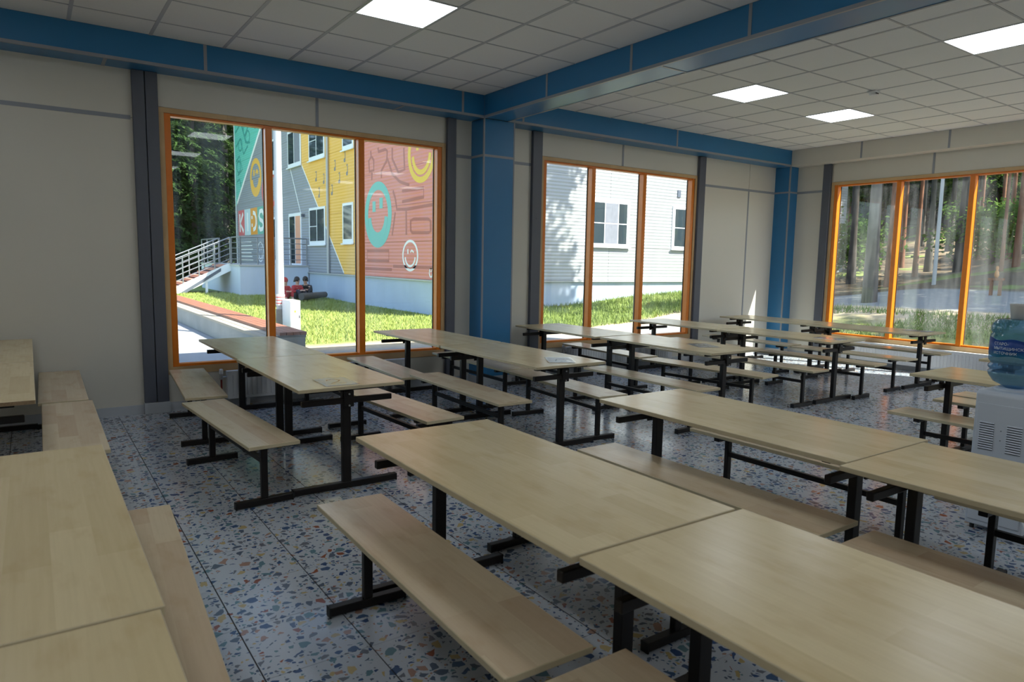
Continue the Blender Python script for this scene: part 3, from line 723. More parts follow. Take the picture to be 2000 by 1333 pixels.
pr = [(0.045,0.0),(0.060,0.012),(0.105,0.035),(br0-0.004,0.075),(br0,0.090),(br0-0.010,0.100),(br0-0.010,0.106),(br0,0.116),(br0,0.128),(br0-0.010,0.138),(br0-0.010,0.146),(br0,0.158),(br0,0.30),(br0-0.007,0.308),(br0-0.007,0.316),(br0,0.326),(br0,0.350),(br0-0.004,0.362),(br0-0.030,0.390),(br0-0.055,0.394),(br0-0.075,0.3935),(0.02,0.3935)]
MB().lathe(pr, (bcx,bcy,BZ), 48).build('shell', M['bottle'], bot, smooth=True)
# label: wavy-topped band and white lettering wrapped on the bottle
def wrap(th, z, r): return (bcx+r*math.cos(th), bcy+r*math.sin(th), BZ+z)
v = []; f = []; n = 40; th0, th1 = math.radians(200-88), math.radians(200+88)
for i in range(n+1):
    th = th0+(th1-th0)*i/n
    zt = 0.285-0.012*i/n+0.006*math.sin(i*0.45); zbm = 0.185+0.006*math.sin(i*0.4+1)
    v += [wrap(th,zbm,br0+0.0012), wrap(th,zt,br0+0.0012), wrap(th,zbm,br0+0.0004), wrap(th,zt,br0+0.0004)]
for i in range(n):
    a = 4*i; f += [(a,a+4,a+5,a+1),(a+2,a+3,a+7,a+6),(a+1,a+5,a+7,a+3),(a,a+2,a+6,a+4)]
m_, nt2, b2 = newmat('bottle_label'); g_ = NT(nt2); tc_ = g_.n('ShaderNodeTexCoord')
zz_ = g_.sep(tc_.outputs['Object'])[2]
g_.put(b2.inputs['Base Color'], g_.ramp(g_.math('MULTIPLY_ADD', zz_, 10.0, -1.85), [(0.0,(0.02,0.25,0.45)),(0.35,(0.0,0.06,0.30)),(1.0,(0.0,0.035,0.22))])); b2.inputs['Roughness'].default_value = 0.4
MB().add(v,f).build('label_band', m_, bot, smooth=True)
M['lwhite'] = pbr('label_white', (0.75,0.82,0.88), 0.5)
for k, txt in enumerate(('СТАРО-','МЫТИЩИНСКИЙ','ИСТОЧНИК')):
    V, F = text_polys(txt, 0.0215, 'LEFT')
    def w2(p):
        # left end of the lettering sits towards the left edge of the label as seen from the dining room
        th = math.radians(200-70+18) - 0 ; s = p[0]/br0
        return wrap(math.radians(146)+s, 0.262-0.026*k+p[1]-0.012, br0+0.0022)
    MB().add([w2(p) for p in V], F).build('label_lettering', M['lwhite'], bot)
cup = empty('cup', (bcx-0.01,bcy+0.012,BZ+0.394)); tag(cup, 'plain white cup standing on top of the water bottle', 'cup')
MB().lathe([(0.030,0.0),(0.033,0.002),(0.042,0.075),(0.043,0.085),(0.040,0.085),(0.038,0.07),(0.030,0.006)], worldloc(cup), 32).build('bowl', pbr('cup_white',(0.62,0.60,0.55),0.5), cup, smooth=True)

# ------------------------------------------------------------------ outdoors: ground
def smooth(a, b, x):
    t = max(0.0, min(1.0, (x-a)/(b-a))); return t*t*(3-2*t)
def lerp_table(T, x):
    if x <= T[0][0]: return T[0][1]
    for (x0,z0),(x1,z1) in zip(T[:-1],T[1:]):
        if x <= x1: return z0+(z1-z0)*(x-x0)/(x1-x0)
    return T[-1][1]
EAST = [(11,-0.06),(12.5,0.10),(15,0.58),(19,0.95),(24,1.5),(30,2.6),(40,5.2),(60,10.5),(90,24)]
def hash2(x, y):
    s = math.sin(x*1.7+0.3*math.sin(y*0.9))*math.sin(y*1.3+0.5*math.sin(x*0.8)); return s
def gz(x, y):
    w = 1-0.45*smooth(8,13,y)
    e = lerp_table(EAST, x)*w
    bank = 0.16+0.42*smooth(11,18.5,x)
    bank *= smooth(11.8,15.6,y)*smooth(7.5,10.5,x)
    z = max(e, bank) if x > 11 else bank
    back = 0.14*smooth(18,27,y) if x < 9 else 0
    z = max(z, back)
    z += 0.02*hash2(x*0.9,y*0.9)*smooth(12,20,x) + (0.25*hash2(x*0.25,y*0.25)*smooth(20,32,x))
    if x <= 11: z -= 0.03
    return z
GX = [-30+2*i for i in range(15)] + [0+0.5*i for i in range(50)] + [25+1.5*i for i in range(44)]
GY = [-40+2.0*i for i in range(16)] + [-8+0.5*i for i in range(80)] + [32+2*i for i in range(30)]
b = MB(); idx = {}
for i, x in enumerate(GX):
    for j, y in enumerate(GY):
        idx[i,j] = len(b.v); b.v.append((x,y,gz(x,y)))
for i in range(len(GX)-1):
    for j in range(len(GY)-1):
        xm, ym = (GX[i]+GX[i+1])/2, (GY[j]+GY[j+1])/2
        if xm < XR+0.30 and ym < YB+0.26: continue
        b.f.append((idx[i,j],idx[i+1,j],idx[i+1,j+1],idx[i,j+1]))
def ground_mat():
    m, nt, bs = newmat('ground'); g = NT(nt); ge = g.n('ShaderNodeNewGeometry'); P = ge.outputs['Position']
    x, y, z = g.sep(P)
    n1 = g.noise(P, 0.9, 5, 0.6); n2 = g.noise(P, 9.0, 4, 0.6); n3 = g.noise(P, 0.22, 4)
    grass = g.mix(n2, (0.11,0.16,0.025), (0.26,0.31,0.07))
    litter = g.mix(n2, (0.045,0.030,0.016), (0.19,0.125,0.065))
    asphalt = g.mix(n2, (0.20,0.20,0.195), (0.30,0.295,0.28))
    sand = g.mix(n2, (0.38,0.28,0.17), (0.60,0.48,0.32))
    step = lambda v, a, w=0.3: g.ramp(g.math('MULTIPLY_ADD', g.math('SUBTRACT', v, a), 1.0/w, 0.5), [(0,(0,0,0)),(1,(1,1,1))])
    wob = lambda v, k: g.math('MULTIPLY_ADD', g.math('SUBTRACT', n1, 0.5), k, v)
    # strip along the building: asphalt and a little sand
    yb = wob(y, 1.0)
    bound = g.math('ADD', g.math('MULTIPLY', g.math('MAXIMUM', g.math('SUBTRACT', x, 5.0), 0.0), 0.10), 11.9)
    isgrass = step(g.math('SUBTRACT', yb, bound), 0.0, 0.5)
    near = g.mix(step(g.math('SUBTRACT', yb, g.math('SUBTRACT', bound, 0.9)), 0.0, 0.6), asphalt, sand)
    west = g.mix(isgrass, near, grass)
    # east of the building: turf, bare sandy patch, path, leaf litter with mossy spots
    xe = wob(x, 2.0)
    east = g.mix(step(g.noise(P, 0.6, 4), 0.54, 0.12), g.mix(0.5, grass, litter), grass)
    e2 = g.mix(g.math('MULTIPLY', step(xe, 14.2, 0.8), step(n1, 0.30, 0.2)), east, sand)
    hill = g.mix(step(n3, 0.56, 0.08), litter, g.mix(0.72, sand, litter))
    hill = g.mix(step(g.noise(P, 0.35, 5), 0.60, 0.06), hill, grass)
    pathx = g.math('ADD', x, g.math('MULTIPLY', y, 0.06))
    e3 = g.mix(step(pathx, 16.2, 0.25), e2, asphalt)
    e4 = g.mix(step(wob(pathx,0.5), 20.0, 0.4), e3, hill)
    eastmask = g.math('MULTIPLY', step(x, 11.8, 0.6), g.math('SUBTRACT', 1.0, step(g.math('SUBTRACT', y, g.math('MULTIPLY', x, 0.64)), 0.8, 1.0)))
    far = g.mix(step(x, 21.0, 1.0), eastmask, (1,1,1))
    g.put(bs.inputs['Base Color'], g.mix(far, west, e4)); bs.inputs['Roughness'].default_value = 0.9
    bp = g.n('ShaderNodeBump'); bp.inputs['Strength'].default_value = 0.5; bp.inputs['Distance'].default_value = 0.04
    g.put(bp.inputs['Height'], n2); nt.links.new(bp.outputs[0], bs.inputs['Normal'])
    return m
ground = b.build('ground', ground_mat(), smooth=True, fixn=False); struct(ground)
# grass blades
def blades(poly, dens, hmin, hmax, seed, name, label, cols):
    rr = random.Random(seed); x0,x1,y0,y1,test = poly
    bb_ = MB(); N = int((x1-x0)*(y1-y0)*dens)
    for _ in range(N):
        x = rr.uniform(x0,x1); y = rr.uniform(y0,y1)
        if not test(x,y): continue
        z = gz(x,y)-0.01; h = rr.uniform(hmin,hmax); a = rr.uniform(0,6.28); w = 0.012
        lx, ly = rr.uniform(-0.6,0.6)*h, rr.uniform(-0.6,0.6)*h
        k = len(bb_.v); bb_.v += [(x-w*math.cos(a),y-w*math.sin(a),z),(x+w*math.cos(a),y+w*math.sin(a),z),(x+lx,y+ly,z+h)]; bb_.f.append((k,k+1,k+2))
    m, nt, bs = newmat(name+'_mat'); g = NT(nt); ge = g.n('ShaderNodeNewGeometry')
    g.put(bs.inputs['Base Color'], g.mix(g.noise(ge.outputs['Position'], 1.2, 4), cols[0], cols[1])); bs.inputs['Roughness'].default_value = 0.75
    o = bb_.build(name, m, fixn=False); tag(o, label, 'grass', kind='stuff')
blades((3.45,8.7,12.0,28.0,lambda x,y: y > 11.9+max(0,x-5)*0.10 and not (x > 6.2 and y > 26)), 420, 0.03, 0.10, 3, 'lawn_grass', 'short sunlit lawn grass in front of the mural building', ((0.18,0.23,0.035),(0.36,0.40,0.11)))
blades((8.8,18.5,12.3,15.85,lambda x,y: y > 12.2+0.05*(x-8)), 500, 0.05, 0.16, 4, 'bank_grass', 'longer grass on the bank along the white building', ((0.11,0.17,0.025),(0.26,0.32,0.07)))
blades((12.2,15.2,5.0,10.5,lambda x,y: hash2(x*1.1,y*1.1) > -0.35), 500, 0.04, 0.15, 5, 'verge_grass', 'patchy grass outside the right window', ((0.07,0.12,0.02),(0.20,0.30,0.05)))

# ------------------------------------------------------------------ the neighbouring building
BX, BYF, BYL = 8.762, 15.9, 37.2          # side facade plane, front facade plane, far end of the side facade
bld = empty('building', (BX,BYF,0)); tag(bld, 'two storey clad building with a colourful mural on its side and a white front', 'building')
def mural_mat():
    m, nt, bs = newmat('mural_paint'); g = NT(nt); ge = g.n('ShaderNodeNewGeometry'); x, y, z = g.sep(ge.outputs['Position'])
    def side(p0, p1):   # 1 on the left-hand side of p0->p1 in (y,z)
        dy, dz = p1[0]-p0[0], p1[1]-p0[1]
        v = g.math('SUBTRACT', g.math('MULTIPLY', g.math('SUBTRACT', z, p0[1]), dy), g.math('MULTIPLY', g.math('SUBTRACT', y, p0[0]), dz))
        return g.math('GREATER_THAN', v, 0.0)
    grey = (0.235,0.250,0.290); teal = (0.09,0.50,0.42); yellow = (0.86,0.46,0.05); pink = (0.70,0.215,0.155)
    c = g.mix(side((32.41,7.18),(36.9,4.15)), grey, teal)
    c = g.mix(g.math('LESS_THAN', y, 30.4), c, grey)
    yl = side((22.58,1.01),(26.84,5.03))            # above the slanting edge
    yl = g.math('MULTIPLY', g.math('SUBTRACT', 1.0, side((26.84,5.03),(22.58,1.01))), g.math('LESS_THAN', y, 26.84))
    c = g.mix(g.math('MULTIPLY', yl, 1.0), c, grey)
    rightside = g.math('LESS_THAN', g.math('ADD', g.math('MULTIPLY', z, -1.06), y), 26.84-5.03*1.06)
    c2 = g.mix(g.math('MULTIPLY', rightside, g.math('LESS_THAN', y, 26.84)), g.mix(side((32.41,7.18),(36.9,4.15)), grey, teal), yellow)
    up = g.math('MULTIPLY', g.math('GREATER_THAN', z, 5.03), g.math('LESS_THAN', y, 26.84))
    c2 = g.mix(up, c2, yellow)
    c2 = g.mix(g.math('LESS_THAN', y, 21.05), c2, pink)
    n = g.noise(ge.outputs['Position'], 1.3, 5, 0.6)
    c3 = g.mix(g.math('MULTIPLY', n, 0.12), c2, (0.75,0.72,0.70))
    g.put(bs.inputs['Base Color'], c3); bs.inputs['Roughness'].default_value = 0.6
    bp = g.n('ShaderNodeBump'); bp.inputs['Strength'].default_value = 0.55; bp.inputs['Distance'].default_value = 0.01
    g.put(bp.inputs['Height'], g.math('SINE', g.math('MULTIPLY', z, 62.8))); nt.links.new(bp.outputs[0], bs.inputs['Normal'])
    return m
def siding_mat(name, col):
    m, nt, bs = newmat(name); g = NT(nt); ge = g.n('ShaderNodeNewGeometry'); x, y, z = g.sep(ge.outputs['Position'])
    bs.inputs['Base Color'].default_value = (*col,1); bs.inputs['Roughness'].default_value = 0.55
    bp = g.n('ShaderNodeBump'); bp.inputs['Strength'].default_value = 0.55; bp.inputs['Distance'].default_value = 0.01
    g.put(bp.inputs['Height'], g.math('SINE', g.math('MULTIPLY', z, 62.8))); nt.links.new(bp.outputs[0], bs.inputs['Normal'])
    return m
M['mural'] = mural_mat(); M['siding'] = siding_mat('white_siding', (0.38,0.39,0.41))
M['plinth'] = pbr('plinth_paint', (0.42,0.49,0.60), 0.6, noise=0.10, nscale=1.5)
M['flash'] = pbr('flashing_metal', (0.45,0.45,0.44), 0.5)
M['wframe'] = pbr('white_pvc', (0.80,0.82,0.85), 0.35)
M['wpane'] = pbr('dark_window_glass', (0.03,0.045,0.055), 0.05, spec=0.22)
M['curtain'] = pbr('grey_curtain', (0.20,0.21,0.25), 0.8, noise=0.2, nscale=8)
FB = BX+19.0; ZT = 8.4
boxm('core', BX+0.05, FB, BYF+0.05, BYL-0.02, -0.2, ZT, M['core'], bld)
seams = [0.97+1.03*k for k in range(8)]+[ZT]
for z0, z1 in zip(seams[:-1], seams[1:]):
    boxm('siding_panel', BX, BX+0.055, BYF+0.002, 23.90, z0+0.004,z1-0.004, M['mural'], bld)
    boxm('siding_panel', BX, BX+0.055, 23.92, BYL, z0+0.004,z1-0.004, M['mural'], bld)
    boxm('siding_panel', BX+0.003, 14.65, BYF, BYF+0.055, z0+0.004,z1-0.004, M['siding'], bld)
    boxm('siding_panel', 14.66, FB, BYF, BYF+0.055, z0+0.004,z1-0.004, M['siding'], bld)
boxm('plinth', BX+0.03, FB, BYF+0.03, BYL-0.01, -0.3, 0.93, M['plinth'], bld)
boxm('plinth_flashing', BX-0.05, BX+0.06, BYF-0.05, 26.2, 0.93, 0.965, M['flash'], bld)
boxm('plinth_flashing', BX+0.06, FB, BYF-0.05, BYF+0.06, 0.93, 0.965, M['flash'], bld)
boxm('roof', BX-0.25, FB+0.2, BYF-0.25, BYL+0.2, ZT, ZT+0.15, M['flash'], bld)
boxm('corner_trim', BX-0.012, BX+0.05, BYL-0.10, BYL+0.01, 0.97, ZT, M['wframe'], bld)
MB().cyl((BX-0.06,23.91,0.97),(BX-0.06,23.91,ZT),0.045).build('downpipe', M['flash'], bld)
def fwin_side(y0, y1, z0, z1, kind):
    """window in the side facade, seen from -X; y1 > y0"""
    w = boxm('window', BX-0.035,BX-0.0005, y0,y1, z0,z1, M['wframe'], bld, 0.01)
    k = worldloc(w)
    ym = (y0+y1)/2; fr = 0.09
    spans = [(y0+fr,y1-fr)] if kind == 'single' else [(y0+fr,ym-0.03),(ym+0.03,y1-fr)]
    for i, (a, c) in enumerate(spans):
        mat = M['curtain'] if (kind == 'curtain' and i == 0) else M['wpane']
        p = MB().box(BX-0.0375,BX-0.030, a,c, z0+fr+0.06,z1-fr).build('pane', mat); p.parent = w
        p.matrix_parent_inverse = Matrix.Translation(-worldloc(w))
        if kind in ('grid',) and i == len(spans)-1:
            q = MB().box(BX-0.042,BX-0.031, a,c, (z0+z1)/2-0.012,(z0+z1)/2+0.012).build('glazing_bar', M['wframe']); q.parent = w
            q.matrix_parent_inverse = Matrix.Translation(-worldloc(w))
    s_ = MB().box(BX-0.09,BX-0.034, y0-0.04,y1+0.04, z0-0.03,z0+0.012).build('window_sill', M['wframe']); s_.parent = w; s_.matrix_parent_inverse = Matrix.Translation(-worldloc(w))
fwin_side(24.26,25.92,5.03,6.45,'grid'); fwin_side(26.84,28.45,5.03,6.45,'curtain'); fwin_side(21.63,22.57,5.03,6.45,'single'); fwin_side(30.03,31.05,5.0,6.45,'single')
fwin_side(24.27,25.97,1.97,3.34,'grid'); fwin_side(21.68,22.6,1.99,3.33,'single'); fwin_side(29.9,31.0,1.25,3.20,'single')
def fwin_front(x0, x1, z0, z1):
    w = boxm('window', x0,x1, BYF-0.035,BYF-0.0005, z0,z1, M['wframe'], bld, 0.01); wl_ = worldloc(w)
    fr = 0.10; w3 = (x1-x0-2*fr)
    xs = [x0+fr, x0+fr+w3*0.36, x0+fr+w3*0.74, x1-fr]
    for i in range(3):
        for z_0, z_1 in ((z0+fr,(z0+z1)/2-0.015),((z0+z1)/2+0.015,z1-fr)):
            p = MB().box(xs[i]+0.015,xs[i+1]-0.015, BYF-0.0375,BYF-0.030, z_0,z_1).build('pane', M['wpane'] if i != 1 else M['curtain']); p.parent = w; p.matrix_parent_inverse = Matrix.Translation(-wl_)
    s_ = MB().box(x0-0.04,x1+0.04, BYF-0.09,BYF-0.034, z0-0.03,z0+0.012).build('window_sill', M['wframe']); s_.parent = w; s_.matrix_parent_inverse = Matrix.Translation(-wl_)
fwin_front(13.80,15.46,2.0,3.42); fwin_front(17.40,19.05,2.0,3.41); fwin_front(13.80,15.46,5.05,6.45); fwin_front(10.2,11.9,2.0,3.42)
boxm('wall_vent', 17.60,17.74, BYF-0.03,BYF-0.0005, 3.70,3.93, M['ink'], bld)
# door on the porch, standing open
dr = boxm('door_frame', BX-0.03,BX-0.0005, 26.93,28.46, 1.21,3.24, M['wframe'], bld)
for y0, y1, mt in ((27.02,27.62,'orange_glow'),(27.70,28.36,'dark')):
    p = MB().box(BX-0.034,BX-0.027, y0,y1, 1.27,3.12).build('door_glass', M['wpane'] if mt == 'dark' else pbr('door_orange',(0.75,0.35,0.22),0.3)); p.parent = dr; p.matrix_parent_inverse = Matrix.Translation(-worldloc(dr))
boxm('porch_lamp', BX-0.12,BX-0.001, 26.55,26.65, 3.05,3.16, M['steel'], bld)

# mural drawings: flat painted strokes on the siding
pa = {'white':pbr('paint_white',(0.80,0.80,0.80),0.6), 'amber':pbr('paint_amber',(0.78,0.42,0.06),0.6), 'aqua':pbr('paint_aqua',(0.16,0.48,0.42),0.6), 'gold':pbr('paint_gold',(0.80,0.52,0.06),0.6),
      'rose':pbr('paint_dark_rose',(0.42,0.13,0.095),0.6), 'deep':pbr('paint_deep_teal',(0.035,0.27,0.24),0.6), 'red':pbr('paint_red',(0.62,0.10,0.10),0.6), 'ice':pbr('paint_ice',(0.50,0.62,0.68),0.6), 'orng':pbr('paint_orange',(0.72,0.30,0.03),0.6), 'sea':pbr('paint_sea',(0.13,0.38,0.31),0.6), 'greyd':pbr('paint_grey',(0.16,0.18,0.23),0.6)}
layer = [0]
def stroke(pts, w, mat, name, parent=bld):
    layer[0] += 1; e = 0.0002*(layer[0] % 9)
    return MB().ribbon(pts, w, 'x', BX-0.004-e, BX-0.0002).build(name, pa[mat], parent)
def ell(cy, cz, ry, rz, a0=0, a1=360, n=40): return [(cy+ry*math.cos(math.radians(a0+(a1-a0)*i/n)), cz+rz*math.sin(math.radians(a0+(a1-a0)*i/n))) for i in range(n+1)]
def smiley(cy, cz, ry, rz, w, mat, wink=False):
    stroke(ell(cy,cz,ry-w/2,rz-w/2), w, mat, 'mural_ring')
    stroke(ell(cy,cz-0.02,ry*0.62,rz*0.62,185,355,24), w*0.85, mat, 'mural_smile')
    stroke([(cy+ry*0.28,cz+rz*0.10),(cy+ry*0.28,cz+rz*0.42)], w*0.9, mat, 'mural_eye')
    if wink: stroke([(cy-ry*0.45,cz+rz*0.20),(cy-ry*0.2,cz+rz*0.34),(cy-ry*0.05,cz+rz*0.2)], w*0.7, mat, 'mural_eye')
    else: stroke([(cy-ry*0.25,cz+rz*0.18),(cy-ry*0.25,cz+rz*0.50)], w*0.9, mat, 'mural_eye')
smiley(33.36,5.12,0.95,0.87,0.24,'amber',True); smiley(19.78,2.83,0.98,0.99,0.25,'aqua'); smiley(16.95,4.35,0.80,0.80,0.16,'gold'); smiley(17.60,1.61,0.49,0.44,0.07,'white',True); smiley(32.82,1.73,0.52,0.46,0.06,'white')
stroke(ell(31.2,4.4,1.1,0.75), 0.2, 'red', 'mural_ring')
smiley(16.37,1.16,0.11,0.13,0.03,'white')
stroke([(32.41,7.18),(36.9,4.15)], 0.16, 'white', 'mural_line'); stroke([(31.6,8.38),(32.41,7.18)], 0.16, 'white', 'mural_line') if False else None
stroke([(22.58,1.01),(26.84,5.03)], 0.05, 'white', 'mural_line'); stroke([(28.22,5.0),(27.04,3.24)], 0.05, 'white', 'mural_line')
for s_ in [[(20.29,4.78),(20.26,4.59),(20.44,4.5),(20.39,4.17),(20.07,4.18),(20.07,4.48),(20.21,4.59)],[(20.21,4.13),(20.22,3.9)],[(19.75,4.81),(19.72,4.69),(19.23,4.7),(19.1,4.64),(19.13,4.38),(19.51,4.11),(19.51,3.9)],[(18.76,4.69),(18.76,4.38),(18.36,3.96),(17.96,4.0),(18.01,4.6)],[(18.71,3.47),(18.56,3.24),(18.46,2.93),(17.86,2.9),(16.28,2.94)],[(18.11,3.42),(16.81,3.41),(16.8,3.17),(18.11,3.12)],[(17.86,2.86),(17.84,2.19)],[(18.56,2.85),(18.77,2.19)],[(17.58,2.57),(17.39,2.61),(16.54,2.58),(16.41,2.52),(16.4,2.26),(16.53,2.22),(17.48,2.24),(17.57,2.3),(17.58,2.57)],[(19.08,4.42),(18.76,3.95),(18.26,3.69),(17.67,3.55)],[(20.6,1.75),(19.0,1.75),(19.0,1.45),(20.6,1.45),(20.6,1.75)],[(18.7,1.30),(16.2,1.30)],[(20.9,1.2),(18.8,1.2)],[(20.75,6.3),(20.2,5.4),(19.5,5.9),(19.0,5.2),(18.2,6.2)]]:
    stroke(s_, 0.085, 'rose', 'mural_stroke')
for s_ in [[(36.9,7.6),(35.8,7.9),(35.2,7.2),(34.2,7.7),(33.2,7.3)],[(36.8,6.9),(36.0,7.2),(35.4,6.4),(34.6,6.7)],[(36.9,6.2),(36.2,6.4),(35.7,5.7),(36.6,5.5)],[(35.6,7.8),(35.0,6.9),(34.2,6.8)],[(36.8,5.2),(36.3,5.3),(36.0,4.9)]] : stroke(s_, 0.10, 'deep', 'mural_stroke')
for cy_, cz_ in ((36.0,6.9),(35.0,7.5),(36.4,5.9),(34.6,7.1)): stroke(ell(cy_,cz_,0.35,0.28,0,360,20), 0.08, 'deep', 'mural_stroke')
for k, (y_, z_) in enumerate([(25.2,4.35),(24.4,4.2),(23.3,4.55),(22.9,4.1),(22.4,4.75),(24.9,3.75),(23.6,3.75),(22.2,4.3)]):
    stroke([(y_+0.08,z_+0.25),(y_-0.02,z_+0.28),(y_-0.02,z_)], 0.04, 'greyd', 'mural_note'); stroke(ell(y_+0.03,z_-0.02,0.05,0.04,0,360,10), 0.05, 'greyd', 'mural_note')
for k in range(6): stroke([(36.3,2.2-0.17*k),(34.4-0.15*(k%3),2.2-0.17*k)], 0.05, 'white', 'mural_text_line')
# KIDS board
kb = empty('mural_lettering', (BX,34.4,2.54), parent=None); kb.parent = bld; kb.location = Vector((BX,34.4,2.54))-Vector((BX,BYF,0))
ks = [36.72,35.52,34.41,33.21,31.97]
for (a, c), mt in zip(zip(ks[:-1],ks[1:]), ('red','ice','orng','sea')): boxm('letter_square', BX-0.006,BX-0.0002, c,a, 2.54,3.77, pa[mt], kb)
def letter(ch, yc, w, h):
    V, F = text_polys(ch, 1.0, 'CENTER'); xs = [p[0] for p in V]; zs = [p[1] for p in V]
    sx = w/(max(xs)-min(xs)); sz = h/(max(zs)-min(zs)); xm = (max(xs)+min(xs))/2
    MB().add([(BX-0.0075, yc-(p[0]-xm)*sx, 2.70+(p[1]-min(zs))*sz) for p in V], F).build('letter', pa['white'], kb)
def bold(ch, yc, w, h):
    letter(ch, yc, w, h)
def lstroke(pts, w): MB().ribbon(pts, w, 'x', BX-0.0085, BX-0.006).build('letter', pa['white'], kb)
lstroke([(36.42,2.72),(36.42,3.60)],0.20); lstroke([(35.78,3.60),(36.34,3.12),(35.74,2.72)],0.20)
lstroke([(34.96,2.72),(34.96,3.60)],0.24)
lstroke(ell(33.95,3.16,0.50,0.40,90,-90,16) if False else [(33.95,3.56),(33.62,3.50),(33.44,3.30),(33.42,3.05),(33.58,2.84),(33.95,2.76)],0.19)
for zz in (2.98,3.34): lstroke([(34.22,zz),(34.06,zz)],0.15)
lstroke([(32.18,3.42),(32.40,3.58),(32.78,3.56),(32.92,3.36),(32.78,3.20),(32.36,3.10),(32.22,2.92),(32.40,2.76),(32.76,2.74),(32.98,2.90)],0.19)

# porch with stairs and railings
pz = 1.21
porch = empty('porch', (7.5,27.0,0.1)); tag(porch, 'raised grey porch with metal railing and brick red stairs at the mural building', 'porch')
M['porchw'] = pbr('porch_panel', (0.50,0.56,0.66), 0.6, noise=0.08, nscale=1.0); M['rail'] = pbr('galvanised_rail', (0.24,0.25,0.27), 0.4, 0.5)
boxm('platform', 6.26,BX-0.002, 26.2,33.0, -0.1,pz-0.05, M['porchw'], porch); boxm('platform_deck', 6.22,BX-0.002, 26.16,33.0, pz-0.05,pz, M['flash'], porch)
M['brick'] = pbr('red_step', (0.50,0.22,0.15), 0.8, noise=0.2, nscale=6)
nst = 8; sx0, sx1 = 4.05, 6.26
for i in range(nst):
    zt = 0.10+(pz-0.12)*(i+1)/nst; xa = sx0+(sx1-sx0)*i/nst
    boxm('step', xa,xa+(sx1-sx0)/nst+0.03, 27.66,29.5, zt-0.10,zt, M['brick'], porch)
for yy, mt in ((27.60,'white'),(29.5,'steel')):
    MB().prism([(sx0,0.02),(sx0+0.35,0.02),(sx1,pz-0.25),(sx1,pz+0.02),(sx1-0.1,pz+0.02),(sx0,0.22)],'y',yy,yy+0.06).build('stringer', M['wframe'] if mt == 'white' else M['steel'], porch)
MB().prism([(sx0+0.4,0.12),(sx0+0.6,0.12),(sx1-0.35,0.94),(sx1-0.35,1.06)],'y',27.59,27.60).build('stringer_recess', M['steel'], porch)
boxm('stair_post', 5.36,5.44, 27.62,27.68, -0.1,0.65, M['wframe'], porch)
def rail_run(p0, p1, nposts, hh=1.0, bars=5, lean=False):
    p0 = Vector(p0); p1 = Vector(p1)
    for i in range(nposts):
        q = p0.lerp(p1, i/(nposts-1)); MB().cyl(q, q+Vector((0,0,hh)), 0.022, n=8).build('baluster', M['rail'], porch)
    for k in range(bars):
        dz = hh*(k+1)/bars; MB().cyl(p0+Vector((0,0,dz)), p1+Vector((0,0,dz)), 0.024 if k == bars-1 else 0.012, n=8).build('rail_bar', M['rail'], porch)
rail_run((6.30,26.25,pz),(BX-0.05,26.25,pz),5); rail_run((6.30,26.25,pz),(6.30,27.62,pz),2)
rail_run((6.26,27.63,pz),(sx0,27.63,0.22),5); rail_run((6.26,29.52,pz),(sx0,29.52,0.22),5); rail_run((6.30,29.55,pz),(6.30,33.0,pz),4)

# concrete edging wall with timber bench top on the left of the lawn
lw = empty('bench_wall', (3.05,15,0)); tag(lw, 'long low concrete wall topped with pale and red brown boards beside the lawn', 'bench')
M['conc'] = pbr('concrete', (0.27,0.265,0.24), 0.85, noise=0.25, nscale=2.5); M['deck'] = pbr('red_brown_deck', (0.26,0.105,0.060), 0.65, noise=0.25, nscale=4); M['bleach'] = pbr('bleached_board', (0.34,0.29,0.22), 0.75, noise=0.15, nscale=4)
boxm('concrete_wall', 2.74,3.38, 10.3,21.6, -0.1,0.30, M['conc'], lw)
yy = 10.3
for ys0, ys1 in ((10.3,13.0),(13.0,15.8),(15.8,18.7),(18.7,21.6)):
    for k in range(2): boxm('pale_board', 2.73+0.13*k,2.73+0.13*k+0.118, ys0+0.004,ys1-0.004, 0.30,0.34, M['bleach'], lw)
    for k in range(4): boxm('red_board', 3.00+0.103*k,3.00+0.103*k+0.095, ys0+0.004,ys1-0.004, 0.34,0.385, M['deck'], lw)
boxm('bearer', 3.0,3.40, 10.32,21.58, 0.30,0.34, M['conc'], lw)
pv = boxm('pavement', -6,2.72, YB+0.3,30, -0.10,0.0, pbr('pale_pavement',(0.27,0.27,0.275),0.85,noise=0.12,nscale=1.2)); struct(pv)

# lamp post with an electrical box
lp = empty('lamp_post', (3.765,12.85,-0.04)); tag(lp, 'white metal post standing on the lawn behind the first window mullion', 'post')
M['postw'] = pbr('post_paint', (0.42,0.44,0.46), 0.45, noise=0.15, nscale=6)
MB().cyl((3.765,12.85,-0.04),(3.765,12.85,9.0),0.075,0.055,20).build('shaft', M['postw'], lp, smooth=False)
MB().cyl((3.765,12.85,-0.04),(3.765,12.85,0.55),0.085,0.085,20).build('rusty_base', pbr('rust_grey',(0.20,0.18,0.16),0.8,noise=0.5,nscale=9), lp)
MB().cyl((3.765,12.85,0.62),(3.765,12.85,0.82),0.080,0.080,20).build('warning_wrap', pbr('warning_tape',(0.75,0.72,0.70),0.6), lp)
for k in range(3): MB().cyl((3.765,12.85,0.65+0.055*k),(3.765,12.85,0.668+0.055*k),0.0815,0.0815,20).build('red_stripe', pa['red'], lp)
MB().tube([(3.765,12.85,8.9),(3.765,11.6,9.3)],0.03,8).build('arm', M['postw'], lp); boxm('lamp_head', 3.66,3.87, 11.2,11.7, 9.22,9.34, M['steel'], lp)
ebx = empty('electrical_box', (3.87,12.45,0.18)); tag(ebx, 'white metal electrical box fixed to the white post', 'electrical box')
